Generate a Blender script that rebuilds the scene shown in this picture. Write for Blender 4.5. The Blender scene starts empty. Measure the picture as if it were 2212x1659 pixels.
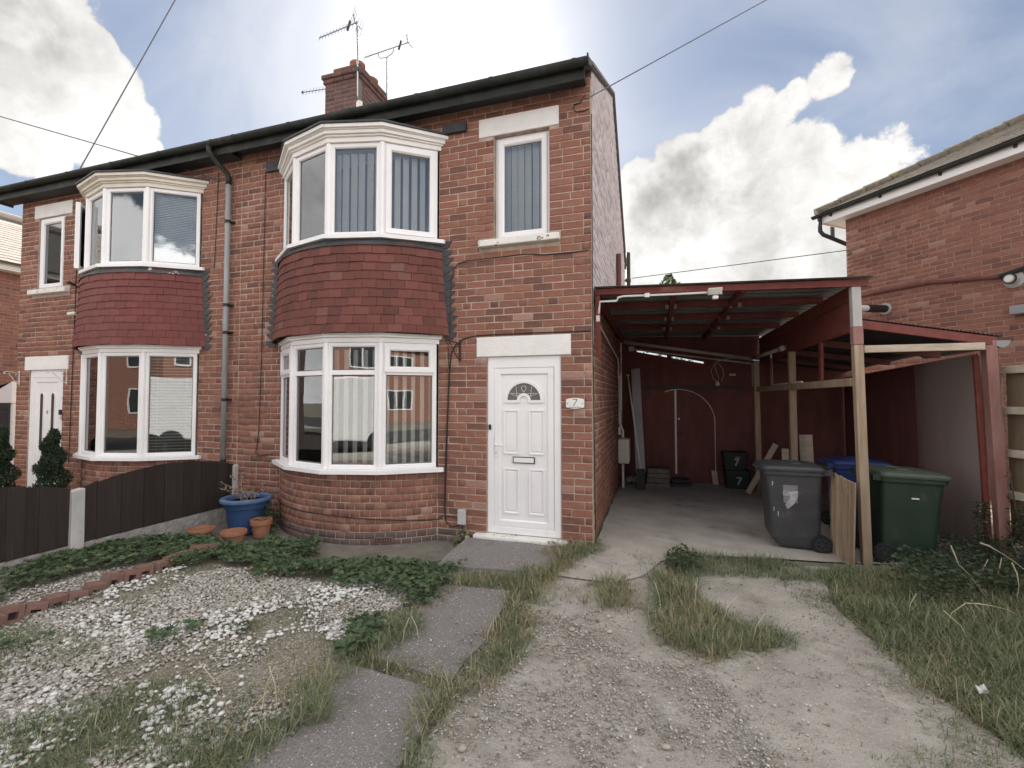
import bpy, bmesh, math, random
import numpy as np
from mathutils import Vector, Matrix, Euler
random.seed(7); rng = np.random.default_rng(11)
sc = bpy.context.scene
COL = sc.collection

# ------------------------------------------------------------------ camera
FPX, CXP, CYP, HZP = 990.0, 1106.0, 829.5, 862.0          # measured on a 2212 px wide copy
CAM = np.array([0.687, -5.235, 1.66])
YAW = math.radians(17.4); PITCH = math.atan((HZP-CYP)/FPX)
FWD = np.array([-math.sin(YAW)*math.cos(PITCH), math.cos(YAW)*math.cos(PITCH), math.sin(PITCH)])
RGT = np.array([math.cos(YAW), math.sin(YAW), 0.0]); UPV = np.cross(RGT, FWD)
cd = bpy.data.cameras.new('camera'); cam = bpy.data.objects.new('camera', cd); COL.objects.link(cam)
cd.sensor_width = 36; cd.lens = 36*FPX/2212; cd.clip_start = 0.05; cd.clip_end = 2000
cam.location = CAM; cam.rotation_euler = Vector(FWD).to_track_quat('-Z', 'Y').to_euler()
sc.camera = cam
sc.view_settings.view_transform = 'Standard'; sc.view_settings.look = 'None'
sc.view_settings.exposure = 2.9; sc.view_settings.gamma = 1.0

def ray(px, py):
    return FWD + RGT*(px-CXP)/FPX - UPV*(py-CYP)/FPX
def at(px, py, ax, v):
    d = ray(px, py); t = (v-CAM[ax])/d[ax]; return Vector(CAM+d*t)
def pix(p):
    d = np.array(p)-CAM; z = d@FWD
    return CXP+FPX*(d@RGT)/z, CYP-FPX*(d@UPV)/z, z

# ------------------------------------------------------------------ sky, sun
SUN_EL, SUN_AZ = math.radians(36), math.radians(-25.5)    # azimuth from +Y, clockwise
SUND = Vector((math.sin(SUN_AZ)*math.cos(SUN_EL), math.cos(SUN_AZ)*math.cos(SUN_EL), math.sin(SUN_EL)))
w = bpy.data.worlds.new('World'); sc.world = w; w.use_nodes = True
nt = w.node_tree; nt.nodes.clear()
class NT:
    def __init__(s, nt): s.nt = nt
    def n(s, t, **k):
        o = s.nt.nodes.new(t)
        for a, b in k.items(): setattr(o, a, b)
        return o
    def l(s, a, b): s.nt.links.new(a, b)
    def put(s, sock, v):
        if hasattr(v, 'is_output'): s.l(v, sock)
        else: sock.default_value = v
    def math(s, op, a, b=0.0, c=0.0, clamp=False):
        o = s.n('ShaderNodeMath', operation=op, use_clamp=clamp)
        s.put(o.inputs[0], a); s.put(o.inputs[1], b); s.put(o.inputs[2], c); return o.outputs[0]
    def vmath(s, op, a, b=(0, 0, 0)):
        o = s.n('ShaderNodeVectorMath', operation=op); s.put(o.inputs[0], a); s.put(o.inputs[1], b)
        return o.outputs['Value'] if op in ('DOT_PRODUCT', 'LENGTH') else o.outputs[0]
    def maprange(s, v, a, b, c=0.0, d=1.0, smooth=True):
        o = s.n('ShaderNodeMapRange', interpolation_type='SMOOTHSTEP' if smooth else 'LINEAR')
        s.put(o.inputs[0], v)
        for i, x in enumerate((a, b, c, d)): s.put(o.inputs[i+1], x)
        return o.outputs[0]
    def noise(s, vec, scale, detail=4.0, rough=0.5, dist=0.0):
        o = s.n('ShaderNodeTexNoise'); s.put(o.inputs['Vector'], vec)
        o.inputs['Scale'].default_value = scale; o.inputs['Detail'].default_value = detail
        o.inputs['Roughness'].default_value = rough; o.inputs['Distortion'].default_value = dist
        return o.outputs[0]
    def mix(s, f, a, b, mode='MIX'):
        o = s.n('ShaderNodeMix', data_type='RGBA', blend_type=mode); s.put(o.inputs[0], f)
        for sk, v in ((o.inputs[6], a), (o.inputs[7], b)):
            if hasattr(v, 'is_output'): s.l(v, sk)
            else: sk.default_value = tuple(v)+(1,) if len(v) == 3 else v
        return o.outputs[2]
    def ramp(s, v, stops, interp='LINEAR'):
        o = s.n('ShaderNodeValToRGB'); cr = o.color_ramp; cr.interpolation = interp
        while len(cr.elements) > 1: cr.elements.remove(cr.elements[-1])
        cr.elements[0].position = stops[0][0]; cr.elements[0].color = tuple(stops[0][1])+(1,)
        for p, c in stops[1:]:
            e = cr.elements.new(p); e.color = tuple(c)+(1,)
        s.put(o.inputs[0], v); return o.outputs[0]
W = NT(nt)
tc = W.n('ShaderNodeTexCoord'); D = W.vmath('NORMALIZE', tc.outputs['Generated'])
sky = W.n('ShaderNodeTexSky', sky_type='NISHITA'); sky.sun_disc = False
sky.sun_elevation = SUN_EL; sky.sun_rotation = SUN_AZ; sky.dust_density = 0.35; sky.ozone_density = 1.6; sky.air_density = 1.0
BLOBS = [(20, 40, 130), (150, 130, 70), (60, 200, 140), (185, 110, 62), (225, 190, 85), (150, 270, 120), (262, 255, 80), (300, 320, 52), (230, 340, 70), (40, 320, 75), (110, 350, 60),
         (1640, 270, 55), (1590, 330, 90), (1500, 390, 90), (1720, 380, 105), (1840, 390, 90), (1945, 345, 50), (1600, 500, 150), (1780, 500, 150), (1420, 470, 80), (1385, 410, 40), (1900, 450, 90), (1360, 560, 110), (1500, 610, 110), (1700, 620, 120), (1860, 590, 100),
         (1800, 158, 30), (1770, 180, 24), (1722, 205, 26), (1682, 238, 32), (1930, 305, 30), (1640, 225, 34)]
RNDB = [(100, 26, .34), (128, 10, .19), (158, 6, .17), (186, 6, .17), (214, 7, .17), (247, 20, .34), (275, 28, .30), (165, 68, .40), (250, 60, .38), (75, 48, .30), (110, 62, .38), (210, 72, .40), (232, 42, .24), (136, 45, .24), (10, 78, .22), (300, 70, .2)]
def density(vec):
    m = None
    for px, py, r in BLOBS:
        c = ray(px, py); c = c/np.linalg.norm(c)
        e = ray(px+r, py); e = e/np.linalg.norm(e)
        f = ray(px, py+r); f = f/np.linalg.norm(f)
        ang = 0.62*math.acos(min(1, c@e))+0.38*math.acos(min(1, c@f)) if px > 1000 else math.acos(min(1, c@e))*1.02
        dt = W.vmath('DOT_PRODUCT', vec, tuple(c))
        v = W.maprange(dt, math.cos(ang*(1.5 if r > 50 else 2.3)), math.cos(ang*0.15), 0.0, 1.0 if r > 50 else 0.58)
        m = v if m is None else W.math('MAXIMUM', m, v)
    for az, el, ang in RNDB:                                # the same kind of cumulus all round
        a, b = math.radians(az), math.radians(el)
        c = (math.sin(a)*math.cos(b), math.cos(a)*math.cos(b), math.sin(b))
        v = W.maprange(W.vmath('DOT_PRODUCT', vec, c), math.cos(ang*1.5), math.cos(ang*0.15))
        m = W.math('MAXIMUM', m, v)
    n1 = W.noise(vec, 7.0, 9.0, 0.58, 0.15)
    n2 = W.noise(vec, 2.6, 3.0, 0.5)
    n3 = W.noise(vec, 19.0, 8.0, 0.62, 0.3)
    n = W.math('ADD', W.math('ADD', W.math('MULTIPLY', n1, 0.50), W.math('MULTIPLY', n2, 0.20)), W.math('MULTIPLY', n3, 0.30))
    return W.math('ADD', m, W.math('MULTIPLY', W.math('SUBTRACT', n, 0.5), 2.9))
d0 = density(D)
d1 = density(W.vmath('ADD', D, tuple(SUND*0.035+Vector((0, 0, 0.02)))))
mask = W.maprange(d0, 0.33, 0.50)
lit = W.math('SUBTRACT', d0, d1)
thick = W.maprange(d0, 0.50, 1.25)
br = W.math('ADD', W.math('MULTIPLY', lit, 0.60), W.math('SUBTRACT', 1.10, W.math('MULTIPLY', thick, 0.36)))
br = W.math('SUBTRACT', br, W.math('MULTIPLY', W.math('MULTIPLY', thick, 0.30), W.maprange(W.noise(D, 3.4, 7.0, 0.55, 0.5), 0.36, 0.72)))
sd = W.vmath('DOT_PRODUCT', D, tuple(SUND))
br = W.math('MAXIMUM', W.math('MINIMUM', br, 1.15), 0.42)
# clouds away from the sun are sunlit, and boosted to brighten the shaded facade
front = W.maprange(sd, 0.85, -0.60, 1.0, 3.2)
br = W.math('MULTIPLY', br, front)
glow = W.math('POWER', W.math('MAXIMUM', sd, 0.0), 26.0)
glow2 = W.math('POWER', W.math('MAXIMUM', sd, 0.0), 70.0)
# thin high veil, thicker round the sun
stretch = W.n('ShaderNodeMapping'); W.l(D, stretch.inputs[0]); stretch.inputs['Scale'].default_value = (1.0, 2.4, 1.6); stretch.inputs['Rotation'].default_value = (0.3, 0.5, 0.9)
cir = W.noise(stretch.outputs[0], 2.2, 6.0, 0.55, 0.6)
veil = W.math('ADD', W.math('MULTIPLY', W.maprange(cir, 0.36, 0.74), 0.34), W.math('MULTIPLY', glow, 0.72), clamp=True)
SKYK = 0.05
skyc = W.mix(0.50, W.mix(1.0, sky.outputs[0], (0.37, 0.355, 0.35), 'MULTIPLY'), (0.98, 1.14, 1.46))
CLD = 2.9
base = W.mix(veil, skyc, (CLD*0.86, CLD*0.87, CLD*0.90))
brc = W.n('ShaderNodeCombineColor'); [W.l(br, brc.inputs[i]) for i in range(3)]
cl = W.mix(1.0, (CLD*1.05, CLD*1.03, CLD*1.0), brc.outputs[0], 'MULTIPLY')
allc = W.mix(mask, base, cl)
g3 = W.n('ShaderNodeCombineColor')
gl = W.math('ADD', W.math('MULTIPLY', glow, 0.8), W.math('MULTIPLY', glow2, 1.2))
W.l(gl, g3.inputs[0]); W.l(W.math('MULTIPLY', gl, 0.95), g3.inputs[1]); W.l(W.math('MULTIPLY', gl, 0.85), g3.inputs[2])
allc = W.mix(1.0, allc, g3.outputs[0], 'ADD')
bg = W.n('ShaderNodeBackground'); W.l(allc, bg.inputs[0]); bg.inputs[1].default_value = SKYK
wo = W.n('ShaderNodeOutputWorld'); W.l(bg.outputs[0], wo.inputs[0])
sl = bpy.data.lights.new('sun', 'SUN'); sun = bpy.data.objects.new('sun', sl); COL.objects.link(sun)
sl.energy = 1.5; sl.angle = math.radians(12); sl.color = (1, 0.93, 0.84)
sun.rotation_euler = SUND.to_track_quat('Z', 'Y').to_euler()

# ------------------------------------------------------------------ helpers
MATS = {}
def mat(name, stops, scale=6.0, rough=0.7, bump=0.15, bscale=None, isl=None, detail=5.0, spec=0.4, metal=0.0, stretch=None, dirt=None, islmix=0.6, transl=0.0, bdist=0.01):
    """procedural material: noise ramp, optional per-piece variation (isl = colour stops), dirt = (colour, scale, lo, hi)"""
    m = bpy.data.materials.new(name); m.use_nodes = True; t = NT(m.node_tree); m.node_tree.nodes.clear()
    co = t.n('ShaderNodeTexCoord').outputs['Object']
    if stretch:
        mp = t.n('ShaderNodeMapping'); t.l(co, mp.inputs[0]); mp.inputs['Scale'].default_value = stretch; co2 = mp.outputs[0]
    else: co2 = co
    nz = t.noise(co2, scale, detail, 0.6)
    c = t.ramp(t.maprange(nz, 0.25, 0.75, smooth=False), stops)
    if isl:
        oi = t.n('ShaderNodeObjectInfo').outputs['Random']; gi = t.n('ShaderNodeNewGeometry').outputs['Random Per Island']
        r = t.math('FRACT', t.math('ADD', oi, gi)); c2 = t.ramp(r, isl)
        c = t.mix(islmix, c, c2)
    if dirt:
        dcol, dsc, lo, hi = dirt
        dn = t.noise(co, dsc, 6.0, 0.65); c = t.mix(t.maprange(dn, lo, hi), c, dcol)
    b = t.n('ShaderNodeBsdfPrincipled'); t.l(c, b.inputs['Base Color'])
    b.inputs['Roughness'].default_value = rough; b.inputs['Specular IOR Level'].default_value = spec; b.inputs['Metallic'].default_value = metal
    if bump:
        bn = t.n('ShaderNodeBump'); bn.inputs['Strength'].default_value = bump; bn.inputs['Distance'].default_value = bdist
        t.l(t.noise(co2, bscale or scale*6, 4.0, 0.6), bn.inputs['Height']); t.l(bn.outputs[0], b.inputs['Normal'])
    o = t.n('ShaderNodeOutputMaterial'); sh = b.outputs[0]
    if transl:
        tr = t.n('ShaderNodeBsdfTranslucent'); t.l(c, tr.inputs[0]); ms = t.n('ShaderNodeMixShader'); ms.inputs[0].default_value = transl
        t.l(b.outputs[0], ms.inputs[1]); t.l(tr.outputs[0], ms.inputs[2]); sh = ms.outputs[0]
    t.l(sh, o.inputs[0]); MATS[name] = m; return m
def specks(m, scale, lo, hi, cols, size=.30, amount=.45):
    t = NT(m.node_tree); b = [n for n in m.node_tree.nodes if n.type == 'BSDF_PRINCIPLED'][0]; s0 = b.inputs['Base Color'].links[0].from_socket
    v = t.n('ShaderNodeTexVoronoi'); v.inputs['Scale'].default_value = scale; t.l(t.n('ShaderNodeTexCoord').outputs['Object'], v.inputs['Vector'])
    sp = t.n('ShaderNodeSeparateColor'); t.l(v.outputs['Color'], sp.inputs[0])
    k = t.math('MULTIPLY', t.math('LESS_THAN', v.outputs['Distance'], size), t.math('LESS_THAN', sp.outputs[0], amount))
    t.l(t.mix(k, s0, t.ramp(sp.outputs[1], cols)), b.inputs['Base Color'])
    return m
def glassmat():
    m = bpy.data.materials.new('window_glass'); m.use_nodes = True; t = NT(m.node_tree); m.node_tree.nodes.clear()
    co = t.n('ShaderNodeTexCoord').outputs['Object']
    bn = t.n('ShaderNodeBump'); bn.inputs['Strength'].default_value = 0.02; bn.inputs['Distance'].default_value = 0.05
    t.l(t.noise(co, 2.2, 1.0), bn.inputs['Height'])
    fr = t.n('ShaderNodeFresnel'); fr.inputs[0].default_value = 1.5
    f = t.math('ADD', t.math('MULTIPLY', fr.outputs[0], 1.25), 0.075, clamp=True)
    tr = t.n('ShaderNodeBsdfTransparent'); tr.inputs[0].default_value = (0.93, 0.95, 0.94, 1)
    gl = t.n('ShaderNodeBsdfGlossy'); gl.inputs['Roughness'].default_value = 0.0; gl.inputs[0].default_value = (0.95, 0.97, 1, 1); t.l(bn.outputs[0], gl.inputs['Normal'])
    ms = t.n('ShaderNodeMixShader'); t.l(f, ms.inputs[0]); t.l(tr.outputs[0], ms.inputs[1]); t.l(gl.outputs[0], ms.inputs[2])
    o = t.n('ShaderNodeOutputMaterial'); t.l(ms.outputs[0], o.inputs[0]); return m

BRK = [(0.0, (.095, .055, .049)), (0.08, (.13, .070, .060)), (0.12, (.19, .088, .066)), (0.45, (.245, .112, .080)), (0.75, (.28, .129, .090)), (0.94, (.33, .164, .114)), (0.97, (.40, .25, .20)), (1.0, (.44, .30, .245))]
m_brick = mat('red_brick', [(0, (.105, .050, .042)), (.35, (.205, .095, .071)), (.6, (.265, .122, .088)), (1, (.365, .184, .133))], 14, .88, .5, 40, BRK, dirt=((.085, .052, .046), 1.5, .50, .84), islmix=.55, spec=.2)
m_brick2 = mat('neighbour_brick', [(0, (.17, .080, .064)), (.5, (.26, .118, .092)), (1, (.34, .165, .128))], 9, .88, .5, 40, BRK, dirt=((.10, .06, .05), 1.3, .58, .9), islmix=.5, spec=.2)
m_brickp = mat('pale_sheen_brick', [(0, (.44, .37, .365)), (1, (.60, .53, .525))], 9, .8, .4, 40, [(0, (.32, .25, .245)), (.4, (.52, .45, .445)), (1, (.64, .57, .565))], islmix=.6)  # grazing sky sheen on the gable, put into a paler brick colour
m_mortar = mat('mortar', [(0, (.30, .235, .19)), (1, (.52, .43, .355))], 14, .95, .5, 90, dirt=((.155, .105, .082), 1.1, .47, .74))
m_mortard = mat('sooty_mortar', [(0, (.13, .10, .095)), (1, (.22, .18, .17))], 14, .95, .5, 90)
m_mortar2 = mat('neighbour_mortar', [(0, (.24, .16, .135)), (1, (.40, .285, .24))], 14, .95, .5, 90)
m_tile = mat('clay_tile', [(0, (.095, .034, .030)), (1, (.19, .068, .054))], 14, .8, .4, 50, [(0, (.085, .036, .032)), (.2, (.125, .046, .038)), (.6, (.16, .058, .047)), (.92, (.20, .076, .062)), (1, (.19, .11, .095))], islmix=.6, dirt=((.09, .06, .055), 2.2, .58, .85), spec=.3)
m_tile2 = mat('painted_clay_tile', [(0, (.125, .034, .031)), (1, (.185, .053, .047))], 12, .65, .3, 50, [(0, (.125, .035, .032)), (1, (.19, .056, .049))], islmix=.6, spec=.35, dirt=((.10, .045, .042), 2.5, .56, .8))
m_upvc = mat('white_upvc', [(0, (.77, .76, .77)), (1, (.84, .83, .835))], 3, .32, .03, 20, spec=.5, dirt=((.62, .60, .57), 5, .62, .86))
m_bricksoot = mat('sooty_brick', [(0, (.060, .038, .035)), (.5, (.125, .066, .056)), (1, (.19, .092, .075))], 12, .9, .5, 40, [(0, (.07, .045, .042)), (1, (.18, .085, .068))], islmix=.5)
m_brickdamp = mat('damp_stained_brick', [(0, (.075, .055, .052)), (.5, (.125, .088, .082)), (1, (.19, .12, .105))], 12, .9, .5, 40, [(0, (.085, .065, .062)), (.7, (.13, .09, .082)), (1, (.21, .12, .10))], islmix=.6)
m_white = mat('white_masonry_paint', [(0, (.70, .68, .66)), (1, (.82, .80, .79))], 5, .8, .35, 60, dirt=((.42, .40, .36), 3.2, .66, .80))
m_whiteflake = mat('flaking_white_paint', [(0, (.66, .64, .60)), (1, (.80, .78, .74))], 6, .85, .5, 40, dirt=((.22, .21, .18), 10, .60, .645))
m_lintelflake = mat('peeling_lintel_paint', [(0, (.72, .70, .68)), (1, (.82, .80, .79))], 5, .8, .5, 50, dirt=((.50, .48, .44), 6, .66, .68))
m_cornice_old = mat('weathered_cornice_paint', [(0, (.60, .55, .47)), (1, (.76, .72, .64))], 4, .8, .3, 50, dirt=((.25, .22, .18), 7, .66, .74), stretch=(1, 1, 4))
m_cornice = mat('cornice_paint', [(0, (.74, .72, .69)), (1, (.82, .80, .77))], 4, .6, .1, 30, dirt=((.45, .42, .37), 5, .62, .8))
m_lead = mat('black_lead', [(0, (.022, .024, .028)), (1, (.060, .064, .072))], 7, .55, .3, 20, spec=.4)
m_leadworn = mat('worn_lead', [(0, (.035, .037, .04)), (1, (.085, .09, .095))], 7, .6, .3, 20, dirt=((.7, .68, .65), 6, .62, .66))
m_gutter = mat('black_gutter', [(0, (.012, .014, .013)), (.6, (.024, .027, .024)), (1, (.05, .055, .046))], 5, .55, .2, 30, spec=.35)
m_soffit = mat('dark_soffit', [(0, (.028, .028, .029)), (1, (.055, .053, .052))], 4, .7, .1)
m_pipe = mat('grey_pipe', [(0, (.24, .245, .26)), (1, (.33, .335, .35))], 3, .5, .1, 20, dirt=((.14, .13, .13), 4, .62, .8))
m_black = mat('black_plastic', [(0, (.012, .012, .013)), (1, (.025, .025, .026))], 8, .5, .05)
m_cable = mat('black_cable', [(0, (.014, .013, .013)), (1, (.03, .028, .027))], 8, .6, 0)
m_wire = mat('overhead_wire', [(0, (.09, .09, .10)), (1, (.14, .14, .15))], 8, .6, 0)
m_metal = mat('aerial_metal', [(0, (.16, .16, .17)), (1, (.28, .28, .29))], 8, .45, 0, metal=.6)
m_roof = mat('slate_roof', [(0, (.09, .085, .08)), (1, (.15, .14, .13))], 5, .85, .3)
m_rooft = mat('concrete_roof_tile', [(0, (.14, .122, .105)), (1, (.22, .195, .165))], 5, .9, .4, 30, [(0, (.13, .115, .10)), (1, (.24, .21, .18))], islmix=.4, dirt=((.16, .14, .09), 3, .6, .8))
m_ridge = mat('mossy_ridge_tile', [(0, (.085, .072, .062)), (1, (.16, .135, .11))], 12, .95, .6, 40, dirt=((.20, .17, .07), 6, .5, .7))
m_slate2 = mat('pale_roof_tile', [(0, (.33, .28, .24)), (1, (.45, .39, .34))], 5, .85, .3, 30, [(0, (.32, .27, .24)), (1, (.46, .40, .35))], islmix=.5)
m_conc = mat('concrete', [(0, (.31, .28, .25)), (.5, (.40, .365, .33)), (1, (.48, .445, .405))], 3.0, .92, .4, 70, dirt=((.17, .15, .13), 1.3, .52, .78), detail=9)
m_post = mat('concrete_post', [(0, (.38, .37, .36)), (1, (.52, .51, .50))], 6, .9, .4, 80, dirt=((.20, .185, .17), 3.5, .6, .8), stretch=(1, 1, .4))
m_slab = mat('path_concrete', [(0, (.11, .10, .098)), (.4, (.19, .173, .171)), (.6, (.215, .196, .194)), (1, (.31, .29, .285))], 75, .93, .6, 120, dirt=((.125, .113, .102), 2.1, .50, .78), detail=5)
m_apron = mat('mossy_concrete', [(0, (.13, .117, .10)), (1, (.215, .195, .168))], 7, .95, .4, 80, dirt=((.085, .083, .05), 2.0, .48, .7))
m_fence = mat('dark_fence_board', [(0, (.016, .011, .010)), (.6, (.036, .026, .024)), (1, (.075, .058, .052))], 9, .75, .3, 40, [(0, (.018, .012, .011)), (1, (.040, .030, .028))], stretch=(5, 5, .3), spec=.3)
m_gravelboard = mat('rock_face_gravel_board', [(0, (.20, .19, .18)), (1, (.40, .385, .37))], 12, .95, 1.0, 22, bdist=.03)
m_blue = mat('blue_pot', [(0, (.020, .052, .135)), (1, (.032, .075, .185))], 5, .5, .1, 20, dirt=((.33, .38, .46), 11, .70, .76))
m_bluerim = mat('blue_pot_rim', [(0, (.05, .09, .20)), (1, (.10, .16, .28))], 6, .6, .15, 30, dirt=((.62, .64, .67), 10, .60, .68))
m_terra = mat('terracotta', [(0, (.25, .105, .062)), (1, (.36, .165, .10))], 7, .85, .2, 50, dirt=((.40, .28, .21), 8, .62, .75))
m_soil = mat('dark_soil', [(0, (.03, .024, .019)), (1, (.07, .055, .043))], 20, .95, .6, 60)
m_dead = mat('dead_stem', [(0, (.14, .10, .075)), (1, (.30, .23, .17))], 15, .9, .2)
m_edge = mat('edging_brick', [(0, (.155, .085, .068)), (1, (.25, .145, .118))], 9, .9, .4, 50, dirt=((.12, .098, .082), 6, .48, .70))
m_hole = mat('brick_hole_dark', [(0, (.03, .018, .015)), (1, (.05, .03, .025))], 9, .95, 0)  # near-black colour stands for the dark inside of the holes
m_redpaint = mat('red_painted_timber', [(0, (.13, .032, .026)), (1, (.21, .058, .046))], 5, .75, .25, 40, stretch=(2, .6, 2), dirt=((.27, .14, .115), 3.0, .60, .8))
m_redpale = mat('faded_red_timber', [(0, (.23, .11, .095)), (1, (.36, .20, .18))], 5, .8, .25, 40, stretch=(2, 2, .4), dirt=((.17, .06, .05), 3.0, .60, .8))
m_redply = mat('dark_red_plywood', [(0, (.115, .042, .038)), (1, (.18, .070, .062))], 3, .8, .2, 30, stretch=(2, 2, .5), dirt=((.075, .034, .031), 1.5, .55, .8))
m_worn = mat('worn_red_panel', [(0, (.095, .040, .036)), (.5, (.16, .085, .075)), (1, (.27, .22, .205))], 1.5, .85, .3, 30, stretch=(1.2, 1.1, .35), detail=7)
m_tin = mat('corrugated_sheet', [(0, (.15, .145, .145)), (1, (.23, .225, .22))], 4, .5, .1, 20, spec=.4, dirt=((.10, .075, .065), 2.5, .55, .8))
m_tindark = mat('dark_corrugated_sheet', [(0, (.05, .052, .057)), (1, (.09, .093, .10))], 4, .5, .1, 20)
m_timber = mat('weathered_timber', [(0, (.20, .145, .10)), (.5, (.33, .255, .185)), (1, (.48, .39, .30))], 4, .85, .4, 40, [(0, (.23, .15, .09)), (1, (.46, .35, .245))], stretch=(6, 6, .5), islmix=.35, dirt=((.14, .08, .045), 5, .70, .76))
m_timberpale = mat('pale_timber', [(0, (.38, .31, .235)), (1, (.56, .48, .39))], 4, .85, .3, 40, stretch=(.5, 6, 6))
m_fenceb = mat('brown_fence_board', [(0, (.11, .078, .05)), (1, (.21, .155, .105))], 5, .9, .3, 40, [(0, (.12, .085, .055)), (1, (.21, .155, .105))], stretch=(5, 5, .5))
m_fencerail = mat('pale_rail', [(0, (.36, .31, .24)), (1, (.58, .52, .43))], 6, .9, .4, 40)  # rails and edge batten paler than the boards
m_binD = mat('charcoal_bin_plastic', [(0, (.040, .041, .045)), (1, (.060, .061, .066))], 5, .5, .08, 90, spec=.4, dirt=((.12, .116, .114), 5, .58, .8))
m_binG = mat('green_bin_plastic', [(0, (.016, .034, .024)), (1, (.026, .050, .035))], 5, .5, .08, 90, dirt=((.075, .085, .07), 5, .58, .8))
m_binlid = mat('faded_green_lid', [(0, (.045, .062, .045)), (1, (.075, .095, .072))], 5, .55, .08, 90)
m_binB = mat('blue_lid_plastic', [(0, (.022, .035, .12)), (1, (.035, .055, .18))], 5, .5, .08, 90)
m_tyre = mat('tyre_rubber', [(0, (.014, .014, .015)), (1, (.025, .025, .026))], 9, .8, .1)
m_hub = mat('wheel_hub_plastic', [(0, (.03, .03, .032)), (1, (.05, .05, .052))], 9, .5, 0)
m_box = mat('dark_green_crate', [(0, (.014, .022, .020)), (1, (.026, .038, .034))], 5, .6, .05)
m_meter = mat('cream_meter_box', [(0, (.58, .56, .50)), (1, (.68, .66, .60))], 4, .55, .05)
m_greybox = mat('grey_box_plastic', [(0, (.40, .41, .41)), (1, (.50, .51, .51))], 5, .55, .1, dirt=((.28, .28, .27), 6, .6, .8))
m_conduit = mat('white_conduit', [(0, (.66, .65, .63)), (1, (.76, .75, .73))], 5, .45, .03)
m_offwhite = mat('aged_white_tube', [(0, (.44, .41, .37)), (1, (.58, .55, .50))], 5, .6, .05)
m_greyboard = mat('grey_board', [(0, (.30, .295, .31)), (1, (.38, .375, .39))], 4, .7, .1)
m_iron = mat('wrought_iron', [(0, (.014, .013, .013)), (1, (.03, .027, .025))], 9, .6, .15)
m_plaster = mat('interior_plaster', [(0, (.30, .28, .25)), (1, (.36, .335, .30))], 2, .9, 0)
m_blind = mat('blind_fabric', [(0, (.74, .72, .69)), (1, (.82, .80, .77))], 4, .8, .05, transl=.25)
m_green = mat('green_batten', [(0, (.035, .05, .042)), (1, (.06, .08, .067))], 5, .7, .1)
m_whitestrip = mat('white_door_trim', [(0, (.56, .53, .50)), (1, (.70, .67, .63))], 5, .6, .1)
m_paper = mat('crumpled_paper', [(0, (.50, .49, .48)), (1, (.66, .65, .64))], 5, .8, .2)
m_redprint = mat('red_print', [(0, (.50, .04, .035)), (1, (.58, .06, .05))], 5, .5, 0)
m_ink = mat('dark_lettering', [(0, (.02, .02, .022)), (1, (.035, .033, .033))], 5, .5, 0)
m_plate = mat('glossy_sign_plate', [(0, (.74, .73, .71)), (1, (.80, .79, .77))], 3, .15, 0, spec=.6)
m_sticker = mat('grey_sticker', [(0, (.17, .17, .18)), (1, (.22, .22, .23))], 9, .6, 0)
m_whitesmear = mat('white_brushed_paint', [(0, (.20, .20, .21)), (1, (.50, .50, .52))], 30, .7, .1)
m_gray_dk = mat('dark_grey_door', [(0, (.035, .037, .042)), (1, (.05, .052, .058))], 4, .55, 0)
m_fanglass = mat('dark_leaded_glass', [(0, (.045, .035, .032)), (1, (.08, .06, .055))], 8, .12, .1, 30, spec=.6)
m_lens = mat('lamp_glass', [(0, (.50, .49, .45)), (1, (.60, .59, .55))], 6, .15, .1, 40, spec=.6)
m_seal = mat('grey_glazing_seal', [(0, (.10, .10, .105)), (1, (.16, .16, .165))], 8, .6, 0)
m_glass = glassmat()
m_leaf = mat('ground_cover_leaf', [(0, (.06, .095, .05)), (1, (.105, .15, .078))], 3, .6, .1, None, [(0, (.042, .075, .04)), (.7, (.095, .14, .072)), (.95, (.14, .18, .085)), (1, (.24, .23, .09))], islmix=.7, transl=.2, spec=.3)
m_bramble = mat('bramble_leaf', [(0, (.025, .042, .022)), (1, (.05, .075, .04))], 3, .6, .1, None, [(0, (.035, .055, .03)), (.8, (.075, .105, .058)), (1, (.14, .16, .085))], islmix=.7, transl=.2)
m_conifer = mat('conifer_foliage', [(0, (.018, .034, .017)), (1, (.045, .072, .035))], 5, .7, .1, None, [(0, (.016, .03, .016)), (1, (.05, .08, .038))], islmix=.6, transl=.1)
m_treeleaf = mat('tree_leaf', [(0, (.09, .13, .06)), (1, (.15, .19, .09))], 3, .6, .1, None, [(0, (.04, .07, .03)), (1, (.10, .14, .06))], islmix=.6, transl=.3)
m_grass = mat('green_grass', [(0, (.12, .15, .08)), (1, (.21, .235, .135))], 1.5, .65, 0, None, [(0, (.08, .115, .055)), (.5, (.16, .20, .10)), (.8, (.27, .28, .17)), (1, (.52, .48, .36))], islmix=.65, transl=.25, spec=.25)
m_dry = mat('dry_grass', [(0, (.20, .18, .10)), (1, (.36, .31, .20))], 2, .8, 0, None, [(0, (.13, .14, .065)), (.4, (.26, .23, .13)), (1, (.52, .45, .31))], islmix=.7, transl=.2, spec=.2)
m_straw = mat('straw_stem', [(0, (.42, .36, .25)), (1, (.58, .51, .38))], 8, .8, 0)
m_bark = mat('bark', [(0, (.07, .055, .04)), (1, (.13, .10, .08))], 8, .95, .5, 30)
m_pebble = mat('buff_pebble', [(0, (.34, .315, .285)), (1, (.48, .455, .425))], 20, .75, .1, 60, [(0, (.16, .14, .12)), (.3, (.31, .28, .25)), (.75, (.46, .43, .40)), (1, (.66, .645, .62))], islmix=.8)
m_cobble = mat('white_pebble', [(0, (.60, .585, .57)), (1, (.74, .73, .72))], 20, .7, .1, 60, [(0, (.42, .40, .38)), (.3, (.54, .525, .51)), (1, (.74, .735, .725))], islmix=.8)
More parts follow.
